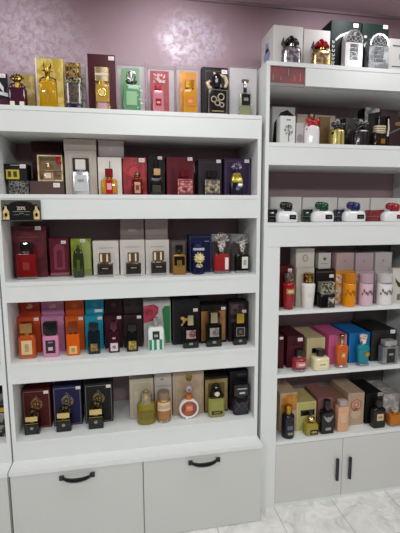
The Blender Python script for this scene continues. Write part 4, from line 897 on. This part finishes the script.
TAP('Dwht_b', 'tapered white bottle with gold cap on the right unit fourth shelf', lacq('#e2dfda'), patt('#c3a04a', '#5b4520', 60, rough=.15, metal=.9), [(.3, .36, .46, M('#d3cfc8', .3))])
box('Dblk_x', 'black carton with thin bands behind the black lace bottle', card('#151112'), d=.09, art=[('band', card('#5b4436'), 'rect', (-.5, .5, .9, .93))], sticker=(.34, .8, 1.0))
box('Dblku_x', 'white labelled carton standing on the black banded carton', card('#bfbab6'), d=.07, art=[('star_mark', card('#5c5855'), 'ell', (0, .62, .13, .1)), ('print_line', card('#8a8682'), 'rect', (-.3, .3, .3, .34))])
bottle('Dblk_b', 'black wide bottle with pale lace top on the right unit fourth shelf', BLACK, hb=.52, dr=.6, rc=.12, sh=.03, cap=('rect', .9, patt('#a39c8a', '#1c1918', 110, lo=.42, hi=.56, rough=.3)), neck=(.8, .04, SILV), lab=[(.42, .04, .42, patt('#b8b1a2', '#3a3531', 40, rough=.3), .2)])
for q, wd, c, cu, bc, fc in (('or', 'orange', '#c98a2e', '#b09a98', '#e08a12', '#8a5b14'), ('pk', 'pale pink', '#b39aa2', '#b09ea4', '#d3b3bf', '#6b4a58'), ('wt', 'white', '#b9b1b0', '#b8b0b0', '#dfdbda', '#6a6665')):
    box(f'D{q}_x', f'{wd} carton behind the {wd} cylinder bottle', card(c), d=.09, art=[('side_band', patt(c, '#d9d2d0', 50), 'rect', (-.5, -.2, .02, .9))])
    box(f'D{q}u_x', f'rosy grey carton on top of the {wd} carton, under the shelf above', card(cu), d=.08, art=[('emblem', card('#94828a'), 'ell', (0, .55, .06, .06)), ('edge_line', card('#8a5a48') if q == 'or' else card('#8c8086'), 'rect', (-.5, -.47, 0, 1))])
    def band(r, W, H, D, fc=fc):
        m = MB(); rnd = random.Random(5)
        for k in range(9):
            a = -1.0+.25*k; z = H*(.34+.09*((k*2) % 3)/2)
            m.arc(W/2+.0006, a-.1, a+.1, z, z+H*(.1 if k % 2 else .07))
        m.build('flower_print', M(fc, .4), r)
        MB().loft([(H*.69, W*.94, W*.94, W), (H*.73, W*.94, W*.94, W)], 6).build('neck_band', M('#6b5a4a' if q == 'or' else '#857a7c', .3), r)
    bottle(f'D{q}_b', f'{wd} cylinder bottle with blossom print and glassy cap on the fourth shelf', lacq(bc), hb=.7, form='round', sh=.02, cap=('round', .98, M(bc, .12, 0, .3, .2)), neck=(.96, .02, M(bc, .3)), extra=band)
X, Y, Z, W, H = G['Dbird_x']
box('Dbird_x', 'white carton with a gold bird at the right picture edge of the fourth shelf', card('#c6c1b9'), d=.06, art=[('bird_print', metal('#7d5f2c', .4), 'poly', [(-.36, .74), (-.18, .62), (.0, .56), (.2, .7), (.36, .84), (.3, .6), (.1, .46), (-.14, .46), (-.3, .6)]), ('small_window', card('#6d6a66'), 'rect', (-.2, -.02, .08, .26))])

# ================================================================== RIGHT UNIT, FIFTH SHELF
box('Eedge_x', 'narrow dark red carton squeezed against the left stile on the fifth shelf', card('#4a1216'), d=.16, sticker=(.1, .93, .8))
box('Emar_x', 'dark wine carton behind the clear rosy bottle on the fifth shelf', card('#43101c'), d=.2, art=[('inner_panel', card('#57202c'), 'rect', (-.36, .2, .1, .7))], sticker=(.26, .88, 1.1))
bottle('Emar_b', 'clear round bottle with pink red perfume and black cap on the fifth shelf', tint('#a83844'), hb=.64, form='sround', sh=.14, base=(1, .12, clear('#f0e6e2', .08, .2)), cap=('round', .56, BLACK), neck=(.4, .06, PGOLD), lab=[(.5, .24, .5, M('#c3706c', .3)), (.3, .32, .42, M('#e7c9c0'))])
box('Ecrm_x', 'cream carton with deep sides behind the cream bottle', card('#bfae86'), d=.21, art=[('dark_square', BLACK, 'rect', (-.22, .1, .46, .64))])
bottle('Ecrm_b', 'squat cream bottle with black cap and pale label on the fifth shelf', lacq('#e2d7ae'), hb=.64, dr=.7, rc=.22, sh=.1, form='soft', cap=('round', .5, BLACK), neck=(.34, .05, GOLD), lab=[(.56, .16, .44, M('#e9e0be', .4)), (.36, .26, .34, M('#b3a67e'))])
box('Epnk_x', 'hot pink carton with deep sides behind the orange bottle', card('#c65a86'), d=.21, art=[('pale_panel', card('#d57ca0'), 'rect', (-.14, .5, .0, .96))])
bottle('Epnk_b', 'orange tapered bottle with tall gold cap before the hot pink carton', tint('#dd6a28'), hb=.7, dr=.6, rc=.2, sh=.1, form='taper', base=(1, .07, clear('#f0e6e2', .08, .15)), cap=('taper', .46, metal('#d3a87a', .2)), neck=(.3, .04, GOLD), lab=[(.34, .3, .48, M('#c9842e', .4)), (.2, .36, .42, M('#f0c890'))])
box('Eblu_x', 'bright blue carton with deep sides behind the teal bottle', card('#1569a8'), d=.21, art=[('front_edge', card('#2b7fc0'), 'rect', (-.5, -.46, 0, 1))])
bottle('Eblu_b', 'teal tapered bottle with jewelled white and orange cap before the bright blue carton', tint('#1a93a6'), hb=.7, dr=.6, rc=.2, sh=.1, form='taper', base=(1, .07, clear('#f0e6e2', .08, .15)), cap=('taper', .6, patt('#e3ddd6', '#b0562c', 60, lo=.5, hi=.56, rough=.25)), neck=(.34, .03, GOLD), extra=onto('round_seal', metal('#c9a23c'), lambda m, W, H, D: m.prism(ell(W*.2, H*.4, W*.2, W*.2), -D/2-.003, -D/2+.001)))
box('Eblk_x', 'speckled black carton with deep sides on the fifth shelf', patt('#161616', '#8d8d8d', 130, lo=.66, hi=.72), d=.21, sticker=(.34, .93, 1.2))
bottle('Eblk_b', 'thick clear bottle with tall black label at the right picture edge of the fifth shelf', clear('#f4f6f6', .08, .2), hb=.76, dr=.5, rc=.06, sh=.02, liq=('#4a4a4a', .95), cap=('rect', .74, clear('#e8d8d8', .1, .35)), neck=(.4, .04, SILV), lab=[(.5, .08, .68, lacq('#131313')), (.28, .4, .48, M('#8b8b88'))])

# ================================================================== RIGHT UNIT, BOTTOM SHELF
box('Fyel_x', 'tall pale carton with yellow orange cloud print at the left end of the bottom shelf', card('#b9a088'), d=.16, art=[('cloud_print', patt('#c98d2c', '#b5752a', 40), 'poly', [(-.44, .5), (.44, .56), (.5, .94), (.1, .98), (-.4, .9)]), ('lower_panel', card('#a88f80'), 'rect', (-.5, .5, .02, .2))])
bottle('Fnav_b', 'tall midnight navy round bottle at the left end of the right unit bottom shelf', lacq('#0f0f1c'), hb=.74, form='sround', sh=.08, cap=('round', .62, metal('#b98a3a')), neck=(.5, .04, GOLD), lab=[(.3, .3, .42, M('#5d5a72', .3)), (.26, .14, .22, M('#8b8470'))])
box('Fcrm_x', 'pale yellow carton with black marks behind the yellow gold capped bottle', card('#b9b070'), d=.17, art=[('black_mark', BLACK, 'rect', (-.3, .42, .52, .72)), ('edge_line', card('#d8d1a0'), 'frame', (-.49, .49, .01, .99, .003))])
bottle('Fyel_b', 'squat yellow bottle with gold ball cap and black label on the bottom shelf', tint('#b0a042'), hb=.62, dr=.7, rc=.16, sh=.08, cap=('ball', .6, PGOLD), neck=(.4, .06, GOLD), lab=[(.6, .08, .34, BLACK, .1), (.4, .16, .26, M('#a39a5a'), .1)])
box('Fpnk_x', 'dusty pink carton behind the tall black bottle on the bottom shelf', card('#8d5f5c'), d=.18)
bottle('Fblk_b', 'black shouldered bottle with tall round cap before the dusty pink carton', lacq('#141316'), hb=.68, dr=.6, rc=.14, sh=.06, cap=('round', .5, BLACK), neck=(.36, .04, BLACK), extra=onto('eagle_print', M('#8f8c8c', .3), lambda m, W, H, D: m.prism([(x*W, z*H) for x, z in ((-.4, .58), (-.1, .5), (0, .54), (.1, .5), (.4, .58), (.2, .42), (0, .36), (-.2, .42))], -D/2-.0014, -D/2).box(-W*.2, W*.2, -D/2-.0014, -D/2, H*.12, H*.2)))
box('Fpch_x', 'peach brown carton behind the slim peach bottle', card('#8d6450'), d=.18)
bottle('Fpch_b', 'slim square peach bottle with pale cap on the bottom shelf', lacq('#d0a07c'), hb=.82, dr=.6, rc=.06, sh=.01, cap=('rect', .72, M('#a89a96', .25)), neck=(.5, .02, SILV), lab=[(.5, .3, .6, M('#d8ad8a', .35))])
def roses(r, W, H, D):
    m = MB()
    for z, R in ((.64, .3),):
        m.ring((0, -.003, H*z), W*R, W*.035, .002, 24, 6); m.ring((0, -.003, H*z), W*R*.5, W*.03, .002, 18, 6)
    m.build('rosette', M('#b5664f', .4), r)
box('Fbei_x', 'beige carton with a copper rosette and deep sides on the bottom shelf', card('#b39a83'), d=.2, side=roses, art=[('border', card('#cdb8a2'), 'frame', (-.46, .46, .03, .97, .002)), ('rosette_ground', card('#c4a891'), 'ell', (0, .64, .34, .2), (0, .36, .3, .17))])
box('Fblk_x', 'black carton behind the black bottle with small cream label', card('#141214'), d=.19, art=[('white_strip', card('#a09896'), 'rect', (.2, .5, .88, 1))])
bottle('Fdrk_b', 'black bottle with small cream label right of the rosette carton', BLACK, hb=.72, dr=.6, rc=.16, sh=.1, form='soft', cap=('round', .5, BLACK), neck=(.36, .03, BLACK), lab=[(.5, .28, .52, M('#cdb38c', .4)), (.3, .36, .44, M('#8f7a58'))])
box('Fgry_x', 'grey white carton with scroll print behind the amber bottle at the right picture edge', patt('#9d9896', '#bdb8b5', 24, 'noise', .5, .56), d=.19)
bottle('Famb_b', 'amber orange square bottle with crystal cap at the right picture edge of the bottom shelf', tint('#cf7a24'), hb=.56, dr=.6, rc=.12, sh=.06, base=(1, .07, clear('#f0e6e2', .08, .15)), cap=None, neck=(.36, .06, GOLD), extra=lambda r, W, H, D: crystal(MB(), H*.6, H, W*.6, 6).build('crystal_cap', M('#c9bdb4', .1, 0, .3, .4), r))

# ================================================================== SHELF UNITS
T1, B1, T2, B2, T3, B3, T4, B4, T5, LD = 2.042, 1.936, 1.672, 1.5628, 1.2857, 1.1934, .911, .8117, .529, .4298
TH = .018; DEP = .335
def handle(parent, x, y, z, L, vert):
    h = MB(); n = 10; pts = []; rad = []
    for i in range(n+1):
        t = -1+2*i/n; s = L/2*t; out = -.004-.020*(1-abs(t)**3); sag = -.008*(1-t*t) if not vert else 0
        pts.append((x, y+out, z+s) if vert else (x+s, y+out, z+sag)); rad.append(.0065+.004*(1-t*t))
    h.tube(pts, rad, 8)
    for s in (-1, 1):
        c = (x, y-.003, z+s*L/2) if vert else (x+s*L/2, y-.003, z)
        h.box(c[0]-.0105, c[0]+.0105, y-.012, y-.0005, c[2]-.0095, c[2]+.0095)
    o = h.build('handle', lacq('#17191b'), parent); o['label'] = 'black bow handle'
def wide_unit(X0, label):
    u = empty('display_shelf_unit', (X0, 0, 0), label, 'shelf unit', 'white display shelf units')
    w = 1.2-.004
    for s in (0, 1):
        x = 0 if s == 0 else w-TH
        MB().box(x, x+TH, 0, DEP, LD, T1-TH).build('side_panel', WHITE, u, False)
    for z, b in ((T1, B1), (T2, B2), (T3, B3), (T4, B4), (T5, LD)):
        a = (0, w) if z == T1 else (TH, w-TH)
        MB().box(a[0], a[1], -.0015, DEP, z-TH, z).build('shelf', WHITE, u, False)
        MB().box(TH if z != T1 else 0, w-TH if z != T1 else w, .0005, .0165, b, z-TH).build('fascia', WHITE, u, False)
        if z != T5: MB().box(TH, w-TH, .0165, DEP, b, b+.012).build('underside_board', WHITE, u, False)
    P = -.0776
    MB().box(-.001, w+.001, P-.004, DEP, LD-.02, LD).build('base_ledge', WHITE, u, False)
    MB().box(0, w, P+.018, DEP, 0, LD-.02).build('base_carcass', DIMMED_WHITE, u, False)
    for k in (0, 1):
        x0 = .003+k*(w/2); x1 = x0+w/2-.005
        d = MB().loft([(.004, x1-x0, .018, .001), (LD-.023, x1-x0, .018, .001)], 2, (x0+x1)/2, P+.009).build('drawer_front', DIMMED_WHITE, u, False)
        handle(d, (x0+x1)/2-(.004 if k == 0 else .0), P, .377, .138, False)
    return u
wide_unit(0, 'wide white display unit with five shelves over two drawers, left of the picture')
wide_unit(-1.203, 'neighbouring white display unit cut off by the left picture edge')

RX0, RX1 = 1.2155, 2.17
RA, RAb, RB, RBb, RC, RCb, RD, RE, RF = 2.2875, 2.1864, 1.921, 1.8172, 1.540, 1.42, 1.0898, .753, .379
ru = empty('display_shelf_unit', (RX0, 0, 0), 'taller white display unit with six shelves over two grey doors, right of the picture', 'shelf unit', 'white display shelf units')
W = RX1-RX0; ST = 1.301-RX0
for s in (0, 1):
    x = 0 if s == 0 else W-TH
    MB().box(x, x+TH, 0, DEP, 0, RA-TH).build('side_panel', WHITE, ru, False)
    x0, x1 = (TH, ST) if s == 0 else (W-ST, W-TH)
    MB().box(x0, x1, 0, .018, 0, RCb-.001).build('stile', WHITE, ru, False)
for z, b, x0, x1 in ((RA, RAb, .195, W), (RB, RBb, TH, W-TH), (RC, RCb, TH, W-TH)):
    MB().box(0 if z == RA else TH, W if z == RA else W-TH, -.0015, DEP, z-TH, z).build('shelf', WHITE, ru, False)
    MB().box(x0, x1, .0005, .0165, b, z-TH).build('fascia', WHITE, ru, False)
    MB().box(TH, W-TH, .0165 if z != RA else .03, DEP, b, b+.012).build('underside_board', WHITE, ru, False)
for z in (RD, RE, RF): 
    MB().box(TH+.0005, W-TH-.0005, .019, DEP, z-TH, z).box(ST+.0005, W-ST-.0005, .001, .019, z-TH, z).build('shelf', WHITE, ru, False)
MB().box(ST, W-ST, .002, .018, 0, .019).build('bottom_rail', WHITE, ru, False)
MB().box(TH, W-TH, .02, DEP, .002, .019).build('cabinet_floor', WHITE, ru, False)
gp = MB().box(1.93-RX0, W-TH, DEP-.012, DEP-.004, RF, RCb).build('back_panel', M('#6e6a69', .6), ru, False)
dm = 1.6925-RX0
for k, (x0, x1) in enumerate(((ST+.0015, dm-.0012), (dm+.0012, W-ST-.0015))):
    d = MB().loft([(.021, x1-x0, .018, .001), (RF-TH-.003, x1-x0, .018, .001)], 2, (x0+x1)/2, .0095).build('door', M('#d0cfcb', .45), ru, False)
    hx = dm+(-.034 if k == 0 else .042)
    h = MB().rbox(.014, .016, .118, .25, .004, .003, hx, -.012).box(hx-.004, hx+.004, -.006, .001, .135, .147).box(hx-.004, hx+.004, -.006, .001, .221, .233).build('handle', lacq('#17191b'), d)
    h['label'] = 'black straight handle'
# printed card in place of the fascia, under the left end of the top board
pc = empty('display_card', (RX0+TH+.001, .006, RAb-.006), 'dusky red printed card hanging under the left end of the right unit top board', 'card')
cw, ch = .195-TH-.003, RA-TH-RAb+.0055
MB().box(0, cw, 0, .002, .014, ch).build('print', patt('#6b474b', '#93484a', 14, lo=.4, hi=.65), pc, False)
MB().box(0, cw, -.003, .004, 0, .014).build('holder_strip', M('#8c8382', .3), pc, False)
mm = MB()
for k, (x, z, h) in enumerate(((.08, .3, .3), (.3, .3, .2), (.52, .55, .36), (.7, .3, .28), (.86, .3, .4))): mm.box(cw*x, cw*(x+.018), -.0008, 0, ch*z, ch*(z+h))
mm.build('pale_mark', M('#a87d7d', .5), pc, False)

# sign with two gold bottles on the second fascia of the wide unit
sg = empty('promotion_sign', (.1055, -.0065, 1.556), 'black arched sign with two gold bottles fixed on the fascia of the wide unit', 'sign')
sw, sh = .162, .091
MB().box(-sw/2, sw/2, 0, .003, 0, sh).build('clear_plate', M('#57524d', .35), sg, False)
MB().prism([(-sw*.47, .004), (sw*.47, .004), (sw*.47, sh*.62), (sw*.4, sh*.8)]+[(sw*.3*math.cos(a), sh*.78+sh*.17*math.sin(a)) for a in [PI*i/12 for i in range(13)]]+[(-sw*.4, sh*.8), (-sw*.47, sh*.62)], -.001, 0).build('black_panel', M('#0c0a0b', .5, spec=.2), sg, False)
for s in (-1, 1):
    b = MB().loft([(sh*.08, .026, .003, .002), (sh*.44, .026, .003, .002), (sh*.55, .014, .003, .002), (sh*.6, .009, .003, .002), (sh*.72, .009, .003, .002)], 3, s*sw*.385, -.002).build('bottle_picture', patt('#b99a58', '#d8c28c', 50), sg, False)
    MB().prism(ell(s*sw*.385, sh*.3, .0055, .009), -.0042, -.0032).build('picture_emblem', lacq('#1a1512'), b)
text_mesh('20%', .022, M('#e6d3b4', .4), sg, (0, -.0014, sh*.6), 'lettering')
MB().box(-.036, .036, -.0016, -.001, sh*.445, sh*.46).box(-.032, -.008, -.0016, -.001, sh*.3, sh*.312).box(.01, .034, -.0016, -.001, sh*.3, sh*.312).box(-.008, .008, -.0016, -.001, sh*.36, sh*.38).build('ruled_line', M('#a9a49c', .5), sg, False)

# neighbouring unit: two cartons at its right end
G['5nb_x'] = (-.085, .06, T5, .11, .118); G['5nc_x'] = (-.085, .06, T5+.118, .11, .11)
box('5nb_x', 'black scroll print carton on the bottom shelf of the neighbouring unit at the left edge', patt('#151515', '#8c8a84', 24, lo=.52, hi=.56), d=.08, art=[('white_line', M('#c9c7c2'), 'rect', (-.5, .5, .97, .995))])
box('5nc_x', 'black gold banded carton on top of the scroll print carton at the left edge', card('#141313'), d=.08, art=[('gold_band', metal('#b8983e'), 'rect', (-.5, .5, .06, .26)), ('grey_print', patt('#141313', '#6d6b66', 30), 'rect', (-.5, .5, .4, .9))])

# ================================================================== ROOM
WB = .342; CE = 2.70; XL, XR, YF = -2.6, 3.6, -3.6
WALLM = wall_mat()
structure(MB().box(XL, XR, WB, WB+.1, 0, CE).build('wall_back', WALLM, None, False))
structure(MB().box(XL-.1, XL, YF, WB+.1, 0, CE).build('wall_left', M('#7d7577', .7), None, False))
structure(MB().box(XR, XR+.1, YF, WB+.1, 0, CE).build('wall_right', M('#8a8384', .7), None, False))
structure(MB().box(XL, XR, YF-.1, YF, 0, CE).build('wall_front', M('#4a4646', .7), None, False))
structure(MB().box(XL-.1, XR+.1, YF-.1, WB+.1, -.1, 0).build('floor', floor_mat(), None, False))
structure(MB().box(XL-.1, XR+.1, YF-.1, WB+.1, CE, CE+.1).build('ceiling', M('#cdb9c0', .7), None, False))
structure(MB().box(XL, XR, WB-.012, WB, CE-.014, CE).build('trim_1', M('#9f8a91', .6), None, False))

# ================================================================== LIGHT
def area(name, loc, sx, sy, power, col, rot=(0, 0, 0)):
    l = bpy.data.lights.new(name, 'AREA'); l.shape = 'RECTANGLE'; l.size = sx; l.size_y = sy; l.energy = power; l.color = col
    o = bpy.data.objects.new(name, l); COL.objects.link(o); o.location = loc; o.rotation_euler = rot; return o
for x in (-.9, .75, 2.4):
    area('ceiling_panel_light', (x, -.66, CE-.03), .5, .5, 8.5, (.965, 1, .985))
    area('ceiling_panel_light', (x, -3.0, CE-.03), .6, .6, 40, (.965, 1, .985))
for x, pw in ((.82, 10.5), (.0, 5), (1.7, 8)):  # last spot is added to brighten the upper right wall
    l = bpy.data.lights.new('wall_spotlight', 'SPOT'); l.energy = pw; l.spot_size = 1.9; l.spot_blend = 1; l.shadow_soft_size = .06; l.color = (.96, .95, 1)
    o = bpy.data.objects.new('wall_spotlight', l); COL.objects.link(o); o.location = (x, -.2, CE-.05); o.rotation_euler = (1.0, 0, 0)
w = bpy.data.worlds.new('World'); SC.world = w; w.use_nodes = True
w.node_tree.nodes['Background'].inputs[0].default_value = (.8, .8, .85, 1); w.node_tree.nodes['Background'].inputs[1].default_value = .15

# ================================================================== CAMERA
cam = bpy.data.cameras.new('camera'); co = bpy.data.objects.new('camera', cam); COL.objects.link(co)
cam.sensor_fit = 'HORIZONTAL'; cam.sensor_width = 36; cam.lens = 36*396.97/400; cam.clip_start = .02
r_ = Vector((0.98322961, -0.18231997, -0.00435504)); u_ = Vector((0.02818102, 0.12829699, 0.99133532)); f_ = Vector((0.18018149, 0.97483297, -0.13128336))
mw = Matrix((r_, u_, -f_)).transposed().to_4x4(); mw.translation = Vector((0.55165, -1.86228, 1.58383)); co.matrix_world = mw
SC.camera = co
SC.view_settings.view_transform = 'Standard'; SC.view_settings.look = 'None'; SC.view_settings.gamma = 1; SC.view_settings.use_curve_mapping = False
SC.view_settings.exposure = -0.02
